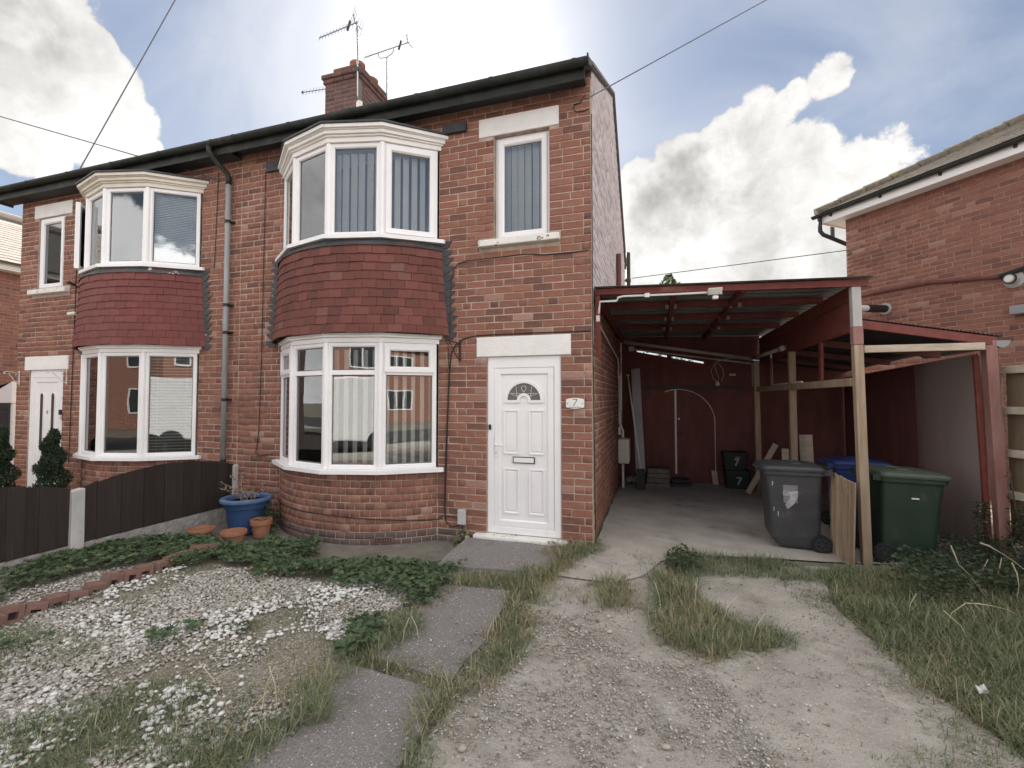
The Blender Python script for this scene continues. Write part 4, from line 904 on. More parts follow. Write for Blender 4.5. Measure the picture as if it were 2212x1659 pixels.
# floodlight on the front beam
p = at(1545, 630, 1, .13); FL = thing('floodlight', 'pale floodlight with motion sensor fixed under the carport front beam', 'floodlight', p)
lb_ = MB(); lb_.hexa([(p.x-.062, p.y-.02, p.z-.035), (p.x+.062, p.y-.02, p.z-.035), (p.x+.075, p.y+.04, p.z-.03), (p.x-.075, p.y+.04, p.z-.03), (p.x-.07, p.y-.045, p.z+.035), (p.x+.07, p.y-.045, p.z+.035), (p.x+.075, p.y+.03, p.z+.04), (p.x-.075, p.y+.03, p.z+.04)]); lb_.build('lamp_housing', m_meter, FL, bevel=.006)
MB().hexa([(p.x-.052, p.y-.026, p.z-.024), (p.x+.052, p.y-.026, p.z-.024), (p.x+.052, p.y-.021, p.z-.024), (p.x-.052, p.y-.021, p.z-.024), (p.x-.058, p.y-.046, p.z+.026), (p.x+.058, p.y-.046, p.z+.026), (p.x+.058, p.y-.041, p.z+.026), (p.x-.058, p.y-.041, p.z+.026)]).build('lamp_glass', m_lens, FL)
MB().box(p.x-.03, p.x+.03, p.y-.03, p.y+.03, p.z-.085, p.z-.045).build('sensor', m_conduit, FL, bevel=.012)

# ------------------------------------------------------------------ things under the carport
def wheelie_bin(label, bm, lm, loc, rot, S=1.0, group='wheelie bins under the carport'):
    B = thing('wheelie_bin', label, 'wheelie bin', loc, rot, group)
    sc_ = lambda rings: [[(x*S, y*S, z*S) for x, y, z in r] for r in rings]
    b = MB().loft(sc_([rrect(.19, .20, .05, .02, .065), rrect(.225, .222, .06, .06, .045), rrect(.262, .240, .06, .16, .020), rrect(.272, .252, .06, .50, .016), rrect(.292, .270, .06, .86, .006), rrect(.296, .272, .06, .885, .004), rrect(.318, .290, .06, .89, 0), rrect(.320, .292, .06, .935, 0)]))
    for s in (-1, 1):
        for x in (-.10, .08): b.box((x-.006)*S, (x+.006)*S, s*.262*S-.008, s*.262*S+.008, .80*S, .888*S)
    b.build('body', bm, B, True, smooth=False, bevel=.004)
    l = MB().loft(sc_([rrect(.335, .300, .06, .938, -.005), rrect(.340, .303, .06, .965, -.008), rrect(.318, .286, .07, .992, -.003), rrect(.25, .22, .08, 1.012, .0), rrect(.12, .11, .06, 1.016, .0)]))
    l.box(-.385*S, -.335*S, -.11*S, .11*S, .945*S, .962*S); l.build('lid', lm, B, True, bevel=.004)
    for s in (-1, 1): MB().loft(sc_([rrect(.08, .05, .02, 1.006, .05, s*.12), rrect(.06, .03, .02, 1.026, .05, s*.12)])).build('lid_rib', lm, B, True)
    h = MB().tube([(.325*S, -.24*S, .93*S), (.39*S, -.24*S, .955*S), (.40*S, -.2*S, .96*S), (.40*S, .2*S, .96*S), (.39*S, .24*S, .955*S), (.325*S, .24*S, .93*S)], .016*S, 8); h.box(.30*S, .39*S, -.26*S, -.225*S, .90*S, .965*S).box(.30*S, .39*S, .225*S, .26*S, .90*S, .965*S); h.build('handle', bm, B, True)
    for s in (-1, 1):
        c = (.275*S, s*.245*S, .105*S); Mw = Matrix.Translation(c) @ Matrix.Rotation(math.radians(90), 4, 'X')
        def lat(prof, n=24): return [[Mw @ Vector((r*S*math.cos(2*math.pi*k/n), r*S*math.sin(2*math.pi*k/n), z*S)) for k in range(n)] for r, z in prof]
        wl_ = MB().loft(lat([(.072, -.024), (.098, -.026), (.105, -.015), (.105, .015), (.098, .026), (.072, .024)])).build('wheel', m_tyre, B, True)
        hb = MB().loft(lat([(.066, -.006), (.066, .006)])).loft(lat([(.02, -.03), (.02, .03)], 12))
        for k in range(6): hb.box(.015*S, .068*S, -.006*S, .006*S, -.026*S, .026*S, Mw @ Matrix.Rotation(math.radians(60*k), 4, 'Z'))
        ring = lat([(.060, -.027), (.072, -.027), (.072, .027), (.060, .027)]); hb.loft(ring+[ring[0]], False); hb.build('hub', m_hub, wl_, True)
    return B
B1 = wheelie_bin('charcoal grey wheelie bin with a white-smeared sticker, beside the leaning boards', m_binD, m_binD, (2.13, .755, 0), (0, 0, math.radians(-2)), .925)
S1 = .925
yf = -.262*S1-.010
def tilt(x, z): return (x, -(.252+(z/S1-.50)*.05)*S1-.004, z)
st = MB(); st.hexa([tilt(-.10, .52), tilt(.035, .52), tuple(Vector(tilt(.035, .52))+Vector((0, .003, 0))), tuple(Vector(tilt(-.10, .52))+Vector((0, .003, 0))), tilt(-.105, .715), tilt(.035, .715), tuple(Vector(tilt(.035, .715))+Vector((0, .003, 0))), tuple(Vector(tilt(-.105, .715))+Vector((0, .003, 0)))]); st.build('sticker', m_sticker, B1, True)
def smear(pts, dy): return [tuple(Vector(tilt(x, z))+Vector((0, dy, 0))) for x, z in pts]
o7 = [(-.105, .655), (-.108, .60), (-.035, .60), (-.055, .545), (-.085, .50), (-.075, .478), (-.06, .452), (-.035, .478), (.0, .51), (.038, .60), (.04, .655), (-.03, .648)]
n = len(o7); MB().add(smear(o7, -.003)+smear(o7, -.0012), [tuple(range(n)), tuple(range(2*n-1, n-1, -1))]+[(i, n+i, n+(i+1) % n, (i+1) % n) for i in range(n)]).build('painted_number', m_whitesmear, B1, True)
for (x, z, w_, h_) in ((-.215, .70, .012, .05), (-.20, .42, .008, .05), (-.16, .36, .01, .06)): MB().add(smear([(x, z), (x+w_, z+.005), (x+w_*1.2, z+h_), (x+.002, z+h_)], -.002), [(0, 1, 2, 3)]).build('paint_drip', m_whitesmear, B1, True)
B2 = wheelie_bin('dark green wheelie bin with faded lid behind the front timber post', m_binG, m_binlid, (3.10, .60, 0), (0, math.radians(-2.0), math.radians(184)), .92)
B3 = wheelie_bin('wheelie bin with a blue lid standing behind the green bin', m_binB, m_binB, (3.08, 1.60, 0), (0, 0, math.radians(176)), .90)
MB().box(-.03, .035, .262*.92+.018, .262*.92+.022, .72*.92, .735*.92).build('label_strip', m_conduit, B2, True)
TP = thing('timber_panel', 'panel of brown upright boards leaning between the grey bin and the post', 'timber panel', (2.49, .32, 0))
for k in range(8):
    t0, t1 = k/8, (k+1)/8
    yb0, yb1 = .57-.47*t0, .57-.47*t1+.006; yt0, yt1 = .66-.60*t0, .66-.60*t1+.006; xb = 2.475+.004*k; xt = 2.50+.003*k; d = .028
    zt0 = .865-.004*k+random.uniform(-.006, .006)
    MB().hexa([(xb+.014*(k % 2), yb1, .0), (xb+d, yb1, .0), (xb+d, yb0, .0), (xb+.014*(k % 2), yb0, .0), (xt+.014*(k % 2), yt1, zt0), (xt+d, yt1, zt0), (xt+d, yt0, zt0), (xt+.014*(k % 2), yt0, zt0)]).build('board', m_timber, TP, bevel=.003)
for z in (.15, .7): MB().box(2.515, 2.55, .16, .55, z, z+.05).build('cross_batten', m_timber, TP)
def plank(label, m, p, q, w, h, name='plank', upv=(0, 1, 0)):
    o = beam(name, m, p, q, w, h, None, upv); return tag(o, label, 'plank', 'loose timber at the back of the carport')
plank('pale plank leaning diagonally across the back carport post', m_timberpale, (2.20, 3.66, .02), (2.66, 3.72, .88), .09, .03)
plank('short wide pale board standing upright by the second post', m_timberpale, (2.78, 2.36, .0), (2.76, 2.42, 1.14), .17, .025)
plank('short narrow board standing left of the second post', m_timberpale, (2.50, 2.40, .0), (2.50, 2.44, .93), .09, .025)
plank('small offcut leaning on the back wall beside the crates', m_timberpale, (1.78, 4.45, .0), (1.76, 4.52, .27), .10, .025)
def crate(label, x0, x1, y0, y1, z0, z1, seven):
    c = thing('crate', label, 'crate', ((x0+x1)/2, (y0+y1)/2, z0), group='recycling crates'); w_, d_ = (x1-x0)/2, (y1-y0)/2; cx, cy = (x0+x1)/2, (y0+y1)/2
    MB().loft([rrect(w_*.86, d_*.86, .03, z0, cx, cy), rrect(w_*.97, d_*.97, .03, z1-.06, cx, cy), rrect(w_, d_, .03, z1-.055, cx, cy), rrect(w_, d_, .03, z1-.02, cx, cy)]).build('tub', m_box, c, bevel=.003)
    MB().loft([rrect(w_*1.03, d_*1.03, .03, z1-.018, cx, cy), rrect(w_*1.03, d_*1.03, .03, z1+.005, cx, cy), rrect(w_*.9, d_*.9, .03, z1+.015, cx, cy)]).build('lid', m_box, c, bevel=.003)
    text('7', 'painted_number', m_whitesmear, .20 if seven else .18, (cx+.02, y0+.002, z0+(z1-z0)*.44), (math.radians(85), 0, math.radians(3)), c, .006, bold=.004)
    return c
crate('dark green crate with a white 7, at the bottom of its stack', 1.90, 2.33, 4.08, 4.40, 0.0, .335, True)
c2 = crate('dark green crate with a smeared white 7 and a pink label, stacked on top', 1.87, 2.29, 4.10, 4.42, .352, .66, False)
MB().box(2.08, 2.16, 4.098, 4.104, .56, .60).build('label', m_redpale, c2)
def q7(x, y, yy): return at((2350+x*.42194)/1.8228, (1300+y*.42194)/1.8228, 1, yy)
p, q = q7(410, 1335, 3.72), q7(360, 360, 4.30); gbd = beam('board', m_greyboard, p, q, .17, .02, None, (0, 1, 0)); tag(gbd, 'tall grey board leaning on the back wall by the house', 'board')
p, q = q7(412, 1330, 3.66), q7(290, 425, 4.0); po = MB().tube([p, q], .014, 8).box(q.x-.03, q.x+.03, q.y-.015, q.y+.015, q.z, q.z+.02).build('pole', m_conduit, smooth=True); tag(po, 'thin white pole leaning in front of the grey board', 'pole')
bl = MB().box(.335, .485, 3.50, 3.62, 0, .37).build('post_stub', m_soffit, bevel=.005); tag(bl, 'short dark square block standing on the floor below the grey board', 'block')
bk = thing('stacked_slabs', 'pile of pale slabs lying against the left carport door', 'slabs', (.72, 4.1, 0))
for k in range(4): MB().box(.50+.01*k, .93-.015*(k % 2), 3.85+.03*k, 4.25, .0+.085*k, .08+.085*k).build('slab', m_apron, bk, bevel=.006)
bk = thing('stacked_slabs', 'low dark slabs lying before the middle of the carport doors', 'slabs', (1.05, 4.3, 0))
for k in range(2): MB().box(.95+.02*k, 1.32-.03*k, 4.05+.03*k, 4.40, .065*k, .06+.065*k).build('slab', m_soffit, bk, bevel=.006)
# crumpled sheet of paper
nv = 9; vs = []; 
for i in range(nv):
    for j in range(6): vs.append((.13+.03*i, 3.90+.05*j-.02*i*.2, .03+.17*abs(math.sin(i*1.3+j*.9))*(.4+.6*random.random())))
tag(MB().add(vs, [(i*6+j, (i+1)*6+j, (i+1)*6+j+1, i*6+j+1) for i in range(nv-1) for j in range(5)]).build('crumpled_paper', m_paper), 'crumpled white paper sack on the carport floor by the house wall', 'paper')
MBX = thing('meter_box', 'cream meter box on the side wall inside the carport', 'meter box', (.12, 3.55, .46))
MB().box(.012, .22, 3.36, 3.78, .48, .93).build('cabinet', m_meter, MBX, bevel=.03)
MB().tube([(.09, 3.62, .48), (.09, 3.62, 0.0)], .022, 8).build('pipe', m_conduit, MBX); MB().tube([(.09, 3.66, .93), (.09, 3.66, 1.06), (.06, 3.64, 1.14), (.035, 3.62, 1.2), (.035, 3.62, 2.1)], .022, 8).box(.02, .06, 3.5, 3.56, 1.0, 1.14).tube([(.075, 3.52, 1.45), (.075, 3.52, 2.15)], .013, 6).build('pipe', m_conduit, MBX)
# ------------------------------------------------------------------ small things on the front walls
cx, cz = -.192, 1.612
PL = thing('house_number_plate', 'white house number plate reading 7 beside the white front door', 'number plate', (cx, -.02, cz))
ol = [(-.105, -.045)]+[(x, -.062-.0*x+(.017*((x/.105)**2))) for x in np.linspace(-.08, .08, 9)]+[(.105, -.045), (.105, .045)]+[(x, .062-(.017*((x/.105)**2))) for x in np.linspace(.08, -.08, 9)]+[(-.105, .045)]
Mp = Matrix.Translation((cx, -.018, cz)) @ Matrix.Rotation(math.radians(90), 4, 'X')
MB().prism(ol, 0, .005, Mp).build('plate', m_plate, PL)
for s in (-1, 1): MB().tube([(cx+s*.085, .0, cz), (cx+s*.085, -.031, cz)], .007, 10).build('fixing_screw', m_pipe, PL)
n7 = MB(); n7.box(-.026, .026, -.0245, -.0232, .048-.007, .048, Matrix.Translation((cx+.0, 0, cz))); n7.hexa([(cx-.024, -.0245, cz-.034), (cx-.016, -.0245, cz-.034), (cx-.016, -.0232, cz-.034), (cx-.024, -.0232, cz-.034), (cx+.018, -.0245, cz+.0405), (cx+.026, -.0245, cz+.0405), (cx+.026, -.0232, cz+.0405), (cx+.018, -.0232, cz+.0405)]); n7.build('numeral', m_ink, PL)
text('Richmond Road', 'street_name', m_ink, .0215, (cx-.002, -.0240, cz-.046), (math.radians(90), 0, 0), PL, .0005)
def bracket(label, x, z, s, m, sz=.22):
    b = thing('hanging_basket_bracket', label, 'bracket', (x, -.02, z), group='hanging basket brackets')
    MB().box(x-.010, x+.010, -.016, -.004, z-sz, z+.02).build('back_plate', m, b)
    MB().tube([(x, -.02, z-.02), (x-.03*s, -.10, z-.012), (x-.06*s, -.22, z-.005), (x-.07*s, -.25, z-.02), (x-.066*s, -.24, z-.045), (x-.06*s, -.22, z-.04)], .007, 6).build('arm', m, b)
    MB().tube([(x, -.018, z-sz+.02), (x-.02*s, -.07, z-sz+.06), (x-.045*s, -.16, z-.06), (x-.05*s, -.18, z-.03)], .006, 6).tube([(x, -.02, z-.06), (x-.01*s, -.05, z-.04), (x-.012*s, -.07, z-.06), (x-.008*s, -.055, z-.075)], .005, 6).build('scroll', m, b)
bracket('black wrought iron basket bracket beside the bay of number 7', -1.63, 2.37, 1, m_iron, .24)
bracket('pale basket bracket on the wall left of the neighbours door', -10.27, 2.15, -1, m_whitestrip, .24); bracket('pale basket bracket between the neighbours door and bay', -8.98, 2.15, 1, m_whitestrip, .24)
GB = thing('cable_box', 'small grey plastic box low on the wall left of the door', 'utility box', (-1.585, -.04, .22)); MB().box(-1.635, -1.535, -.062, -.006, .13, .315).build('cover', m_greybox, GB, bevel=.012); MB().tube([(-1.575, -.035, .135), (-1.572, -.035, -.06)], .014, 6).build('conduit', m_soffit, GB)
p = at(158, 611, 1, -.10); FL2 = thing('floodlight', 'small black floodlight beside the upper bay of the left house', 'floodlight', p); MB().hexa([(p.x-.09, p.y-.05, p.z-.01), (p.x+.04, p.y-.08, p.z-.02), (p.x+.04, p.y+.02, p.z-.05), (p.x-.09, p.y+.04, p.z-.04), (p.x-.09, p.y-.05, p.z+.02), (p.x+.04, p.y-.08, p.z+.01), (p.x+.04, p.y+.02, p.z-.02), (p.x-.09, p.y+.04, p.z-.01)]).build('lamp_housing', m_black, FL2); MB().tube([(p.x, p.y, p.z-.03), (p.x+.05, -.004, p.z-.09)], .012, 6).box(p.x+.03, p.x+.08, -.03, -.004, p.z-.13, p.z-.06).build('arm', m_black, FL2)
p = at(160, 678, 1, -.06); SCm = thing('security_camera', 'small white security camera on the left house wall', 'camera', p); MB().tube([(p.x-.06, p.y-.05, p.z-.01), (p.x+.04, p.y, p.z+.01)], .03, 10).build('body', m_conduit, SCm, smooth=False); MB().tube([(p.x-.0605, p.y-.0505, p.z-.01), (p.x-.066, p.y-.053, p.z-.011)], .02, 10).build('lens', m_black, SCm); MB().tube([(p.x+.03, p.y, p.z-.01), (p.x+.05, -.004, p.z-.03)], .013, 6).build('mount', m_conduit, SCm)
p = at(129, 895, 1, -.02); DB2 = thing('doorbell', 'black and white doorbell beside the neighbours front door', 'doorbell', p); MB().box(p.x-.03, p.x+.03, -.025, -.004, p.z-.01, p.z+.08).build('body', m_black, DB2, bevel=.004); MB().box(p.x-.03, p.x+.03, -.026, -.004, p.z-.085, p.z-.0105).build('face', m_conduit, DB2, bevel=.004)

# ------------------------------------------------------------------ aerials and overhead wires
def aerial(label, mast, boom0, boom1, n, ref=True, el=.13, mats=m_metal, tilt_=(.35, .25, .9)):
    a = thing('tv_aerial', label, 'tv aerial', mast[0], group='tv aerials by the chimney'); b0, b1 = Vector(boom0), Vector(boom1); t = (b1-b0).normalized(); e = Vector(tilt_); e = (e-t*e.dot(t)).normalized(); s = t.cross(e)
    if len(mast) > 1: MB().tube(mast, .016, 8).build('mast', mats, a)
    MB().tube([b0, b1], .012, 6).build('boom', mats, a)
    for k in range(n):
        c = b0+(b1-b0)*(.02+.70*k/(n-1)); h = el*(1+.25*k/n)*.75; MB().tube([c-e*h, c+e*h], .0045, 5).build('element', mats, a)
    if ref:
        c = b0+(b1-b0)*.80; dd = MB(); dd.hexa([c+e*x+s*y+t*z for z in (-.012, .012) for x, y in ((-.15, -.02), (.17, -.02), (.17, .02), (-.15, .02))]); dd.build('dipole', m_black, a)
        c = b0+(b1-b0)*.97
        for sg in (-1, 1):
            r = MB(); r.tube([c, c+(s*sg*.14+t*.05+e*.02)], .008, 5)
            for f in (.3, .65, 1): d = c+(s*sg*.14+t*.05+e*.02)*f; r.tube([d-e*.26, d+e*.26], .0045, 5)
            r.build('reflector', m_metal, a)
    return a
a1 = aerial('tall tv aerial on the mast at the front corner of the chimney', [(-4.735, 2.13, 7.45), (-4.745, 2.13, 8.3), (-4.775, 2.13, 8.99)], (-5.66, 2.13, 8.87), (-4.79, 2.13, 8.965), 9, tilt_=(-.55, .35, .75))
MB().box(-4.80, -4.72, 2.10, 2.198, 7.98, 8.06).build('bracket', m_lead, a1); MB().tube([(-4.735, 2.118, 7.5), (-4.74, 2.11, 8.1), (-4.77, 2.13, 8.2)], .009, 5).build('cable', m_conduit, a1)
a2 = aerial('tv aerial on the slim pole right of the chimney', [(-4.73, 3.12, 7.05), (-4.742, 3.12, 8.98)], (-5.31, 3.12, 9.11), (-4.21, 3.12, 9.19), 14, tilt_=(-.55, .35, .75))
MB().tube([(-4.96, 3.12, 9.13), (-4.95, 3.12, 9.06), (-4.90, 3.12, 9.0), (-4.742, 3.12, 8.99), (-4.62, 3.12, 9.04), (-4.58, 3.12, 9.10), (-4.585, 3.12, 9.16)], .010, 6).build('cradle', m_metal, a2)
a3 = aerial('tv aerial poking out behind the left side of the chimney', [(-6.42, 3.4, 7.0), (-6.40, 3.4, 8.9)], (-7.11, 3.3, 8.82), (-6.30, 3.4, 8.83), 8, ref=False, el=.12, tilt_=(-.4, .2, .8))
MB().box(-7.13, -7.10, 3.28, 3.32, 8.80, 8.84).build('end_cap', m_black, a3)
def wire(label, p, q, r=.008, sag=.0):
    p, q = Vector(p), Vector(q); pts = [p.lerp(q, i/24)-Vector((0, 0, sag*4*(i/24)*(1-i/24))) for i in range(25)]
    tag(MB().tube(pts, r, 6).build('overhead_wire', m_wire), label, 'wire', 'overhead wires')
wire('overhead wire running from the top right corner of the house towards the street', at(1268, 213, 1, -.02), Vector(CAM)+Vector(ray(2100, -245))*9.0, .007)
wire('overhead wire rising steeply from the gutter of the left house', at(165, 376, 1, -.25)+Vector((0, 0, -.02)), Vector(CAM)+Vector(ray(520, -252))*9.5, .010)
wire('overhead wire running left from the wall near the downpipe', at(474, 388, 1, -.02), Vector(CAM)+Vector(ray(-300, 165))*9.5, .009)
MB()
# soil pipe behind the house and the wire to the right-hand neighbour
p = at(1357, 600, 1, 6.6); sp = thing('soil_pipe', 'black soil pipe rising behind the rear corner of the house', 'pipe', (p.x, 6.6, 0))
zt = at(1357, 546, 1, 6.6).z; MB().tube([(p.x, 6.6, 0), (p.x, 6.6, zt)], .055, 10).build('pipe', m_gutter, sp, smooth=True); MB().tube([(p.x, 6.6, zt-.75), (p.x, 6.6, zt-.66)], .066, 10).box(p.x-.12, p.x, 6.57, 6.63, zt-.72, zt-.69).build('pipe_clip', m_gutter, sp)
rp = thing('waste_pipe', 'brown waste pipe running down the side wall above the carport', 'pipe', (.05, 3.5, 2.9)); MB().tube([(.05, 3.5, 2.9), (.05, 3.5, 4.38)], .045, 10).tube([(.05, 3.5, 3.5), (.05, 3.5, 3.58)], .055, 10).build('pipe', m_redply, rp)

# ------------------------------------------------------------------ right-hand neighbour
C0 = Vector((4.60, 6.15, 0)); E1 = Vector((.619, -.786, 0)).normalized(); EA = math.atan2(E1.y, E1.x); NO = Vector((math.sin(EA), -math.cos(EA), 0)); E2 = -NO
N1 = thing('house', 'brick house on the right with white fascia and mossy hip tiles', 'house', C0)
LW, DW, EZ = 8.6, 7.5, 5.50
MN = Matrix.Translation(C0) @ Matrix.Rotation(EA, 4, 'Z')
def onwall(px, py, off=0.0):
    d = Vector(ray(px, py)); n = NO; P0 = C0+NO*off; t = (P0-Vector(CAM)).dot(n)/d.dot(n); return Vector(CAM)+d*t
def wl(p): q = MN.inverted() @ Vector(p); return q
mortar_panel(MB(), (C0.x, C0.y), EA, LW, -.2, EZ, []).build('wall', m_mortar2, N1)
place_bricks(N1, brick_rows((C0.x, C0.y), EA, LW, -.12, EZ, free_rect(LW, [])), m_brick2, 300)
MB().box(.0, .2, .22, DW, -.2, EZ, MN).box(LW-.2, LW, .22, DW, -.2, EZ, MN).box(.21, LW-.21, DW-.2, DW, -.2, EZ, MN).build('rear_wall', m_mortar2, N1)
oh = .32; PT = .53
MB().box(-oh, LW+oh, -oh, -oh+.022, EZ-.035, EZ+.15, MN).box(-oh, -oh+.022, -oh+.023, DW+oh, EZ-.035, EZ+.15, MN).build('fascia', m_upvc, N1)
MB().box(-oh+.023, LW+oh, -oh+.023, -.003, EZ-.012, EZ+.004, MN).box(-oh+.023, -.003, -.0029, DW+oh, EZ-.012, EZ+.004, MN).build('soffit', m_upvc, N1)
gt = MB(); halfpipe(gt, -oh-.12, LW+oh, -oh-.065, EZ+.155, .06); gt.v = [tuple(MN @ Vector(v)) for v in gt.v]; go = gt.build('gutter', m_gutter, N1)
for k in range(9): MB().box(-.1+k*.95, -.06+k*.95, -oh-.03, -oh-.001, EZ+.06, EZ+.13, MN).build('gutter_bracket', m_black, go)
MB().tube([MN @ Vector(v) for v in ((-oh+.03, -oh-.06, EZ+.10), (-oh+.03, -oh-.05, EZ-.20), (-oh+.06, -oh, EZ-.28), (-.06, .12, EZ-.50), (-.06, .55, EZ-.56), (-.06, .6, 3.0), (-.06, .6, 0))], .042, 10).build('downpipe', m_gutter, N1, smooth=True)
# roof: hip planes as a slab, tile courses laid on the front plane
def rp(u, v, z=0): return MN @ Vector((u, v, EZ+.17+z))
hw = DW/2+oh; RH = hw*PT; e = oh+.05
MB().add([rp(-e, -e), rp(LW+e, -e), rp(LW+e, DW+e), rp(-e, DW+e), rp(-e+hw+.05, DW/2, RH), rp(LW+e, DW/2, RH)], [(0, 1, 5, 4), (0, 4, 3), (3, 4, 5, 2), (1, 2, 5), (0, 3, 2, 1)]).build('roof', m_roof, N1)
sl_ = math.atan(PT); run = hw/math.cos(sl_); rows = 22; ex = run/rows; tb = MB()
for r in range(rows):
    vv = -e-.02+r*ex*math.cos(sl_); zz = r*ex*math.sin(sl_); u0 = -e+max(0, (r)*ex*math.cos(sl_)); nt_ = int((LW+e-u0)/.25)
    for k in range(nt_+1):
        ua = max(u0, -e+.25*k+(0.125 if r % 2 else 0)+math.floor((u0+e)/.25)*.25); ub = min(LW+e, ua+.246)
        if ub-ua < .03: continue
        a = Matrix.Translation(rp(ua, vv, zz+.02+random.uniform(-.002, .002))) @ Matrix.Rotation(EA, 4, 'Z') @ Matrix.Rotation(sl_-.07, 4, 'X'); tb.box(0, ub-ua, 0, ex*1.22, 0, .016, a)
tag(tb.build('roof_tiles', m_rooft, N1), kind='stuff')
hp0 = rp(-e, -e, .03); hp1 = rp(-e+hw, -e+hw, RH+.04)
for k in range(13):
    a, b = hp0.lerp(hp1, k/13), hp0.lerp(hp1, (k+1.02)/13); MB().tube([a, b], [.125, .105], 12).build('hip_tile', m_ridge, N1, smooth=False)
MB().tube([rp(-e+hw, DW/2, RH+.02), rp(LW+e, DW/2, RH+.02)], .11, 10).build('ridge', m_ridge, N1)
rv = thing('roof_vent', 'little black vent cap at the left end of the neighbours roof', 'vent', rp(.35, 2.2, .9)); pv = at(1797, 445, 1, 8.0)
d = Vector(ray(1797, 443)); pv = Vector(CAM)+d*12.2; MB().tube([pv-Vector((0, 0, .9)), pv], .05, 8).tube([pv-Vector((0, 0, .02)), pv+Vector((0, 0, .06))], .065, 8).build('pipe', m_gutter, rv)
pts = [onwall((3320+x*.2412)/1.8228, (780+y*.2412)/1.8228, .03) for x, y in ((270, 1600), (740, 1500), (1050, 1440), (1370, 1385), (1493, 1370))]+[onwall(px, py, .03) for px, py in ((2160, 597), (2190, 587), (2230, 573))]
tag(MB().tube(pts, .035, 8).build('cable_pipe', m_redply, N1), None)
MB().tube([pts[-3], pts[-1]+(pts[-1]-pts[-3])*1.0], .040, 8).build('cable_pipe', m_gutter, N1)
p = onwall(2191, 604, .0); vt = thing('wall_vent', 'round white flue vent on the right-hand house wall', 'flue vent', p); MB().tube([p+NO*.002, p+NO*.012], .13, 18).build('collar', m_post, vt); MB().tube([p+NO*.013, p+NO*.16], .065, 16).build('flue', m_post, vt); MB().tube([p+NO*.13, p+NO*.15], .085, 16).build('flue_ring', m_black, vt); MB().tube([p+NO*.161, p+NO*.17], .05, 14).build('cap', m_conduit, vt)
p = onwall(2214, 670, .0); gx = thing('wall_box', 'grey box at the right edge on the neighbours wall', 'utility box', p); Mq = Matrix.Translation(p) @ Matrix.Rotation(EA, 4, 'Z'); MB().box(-.12, .3, -.16, -.003, -.06, .075, Mq).build('cover', m_pipe, gx, bevel=.01)
p = onwall(1912, 667, .0); ov = thing('overflow_pipe', 'black flue pipe sticking out of the neighbours wall above the lean-to', 'flue pipe', p); MB().tube([p+NO*.002, p+NO*.010], .115, 16).build('collar', m_post, ov); MB().tube([p, p+NO*.55+Vector((0, 0, -.03))], .075, 10).build('sleeve', m_black, ov); MB().tube([p+NO*.5+Vector((0, 0, -.025)), p+NO*.80+Vector((0, 0, -.045))], .055, 10).build('pipe', m_conduit, ov)
p0, p1 = at(1366, 601, 1, 6.6), onwall(1834, 540, .01); wire('overhead wire from the soil pipe to the right-hand house', p0, p1, .009)
HG = thing('gutter_end', 'grey half-round gutter end behind the right carport post', 'gutter', (4.08, .95, 2.2)); gq = MB(); vs = []; c = at(2165, 741, 1, 1.2)
gm2 = MB(); n = 12; q0 = [(c.x+.075*math.cos(math.pi+math.pi*k/n), c.y, c.z+.03+.075*math.sin(math.pi+math.pi*k/n)) for k in range(n+1)]; gm2.add(q0+[(x, y+.012, z) for x, y, z in q0], [tuple(range(n+1)), tuple(range(2*n+1, n, -1))]+[(i+1, i, n+1+i, n+2+i) for i in range(n)]+[(0, n, 2*n+1, n+1)]); gm2.build('end_cap', m_pipe, HG)
gq = MB(); vs = [(c.x+.078*math.cos(math.pi+math.pi*k/n)+o*.1, c.y+yy, c.z+.03+.078*math.sin(math.pi+math.pi*k/n)) for yy, o in ((.0, 0), (1.5, 0)) for k in range(n+1)]; gq.add(vs, [(k, k+1, n+2+k, n+1+k) for k in range(n)]); gq.build('gutter_run', m_black, HG)

# ------------------------------------------------------------------ fence and bits on the far right
FD = Vector((.299, -.954, 0)); FN = Vector((-.954, -.299, 0)); F0 = Vector((4.10, .74, 0))
RF = thing('board_fence', 'brown close-board fence with pale rails at the right edge', 'fence', F0)
for k in range(0, 22):
    a = F0+FD*(.118*k); b = a+FD*.122; o = FN*(.004 if k % 2 else -.006)
    MB().hexa([a+o+Vector((0, 0, .25)), b+o+Vector((0, 0, .25)), b+o-FN*.014+Vector((0, 0, .25)), a+o-FN*.014+Vector((0, 0, .25)), a+o+Vector((0, 0, 1.98)), b+o+Vector((0, 0, 1.98)), b+o-FN*.014+Vector((0, 0, 1.98)), a+o-FN*.014+Vector((0, 0, 1.98))]).build('board', m_fenceb, RF)
for z in (1.955, 1.545, 1.115, .70): beam('rail', m_fencerail, F0+FD*.0+FN*.035+Vector((0, 0, z)), F0+FD*2.6+FN*.035+Vector((0, 0, z)), .05, .075, RF)
beam('edge_batten', m_fencerail, F0+FD*-.02+FN*.02+Vector((0, 0, .3)), F0+FD*-.02+FN*.02+Vector((0, 0, 1.93)), .02, .02, RF, (0, 1, 0))
CS = MB(); n = 30; vs = []
A0 = F0+FD*.10+FN*.09; 
for (d, z0) in ((0, .74), (1.0, .10)):
    for side in (0, 1):
        for i in range(n+1):
            t = i/n; base = A0+FN*(.30*(1-(1-t)))*0
            vs.append(A0+FD*(.22+1.3*side)+FN*(.22*t)+Vector((0, 0, .66-.58*t+(.012 if i % 2 else -.012)-.04*side)))
    break
CS.add(vs, [(i, i+1, n+1+i+1, n+1+i) for i in range(n)]); o = CS.build('corrugated_sheet', m_tindark); sm = o.modifiers.new('thickness', 'SOLIDIFY'); sm.thickness = .004; tag(o, 'dark corrugated sheet leaning on the fence at the right edge', 'sheet')

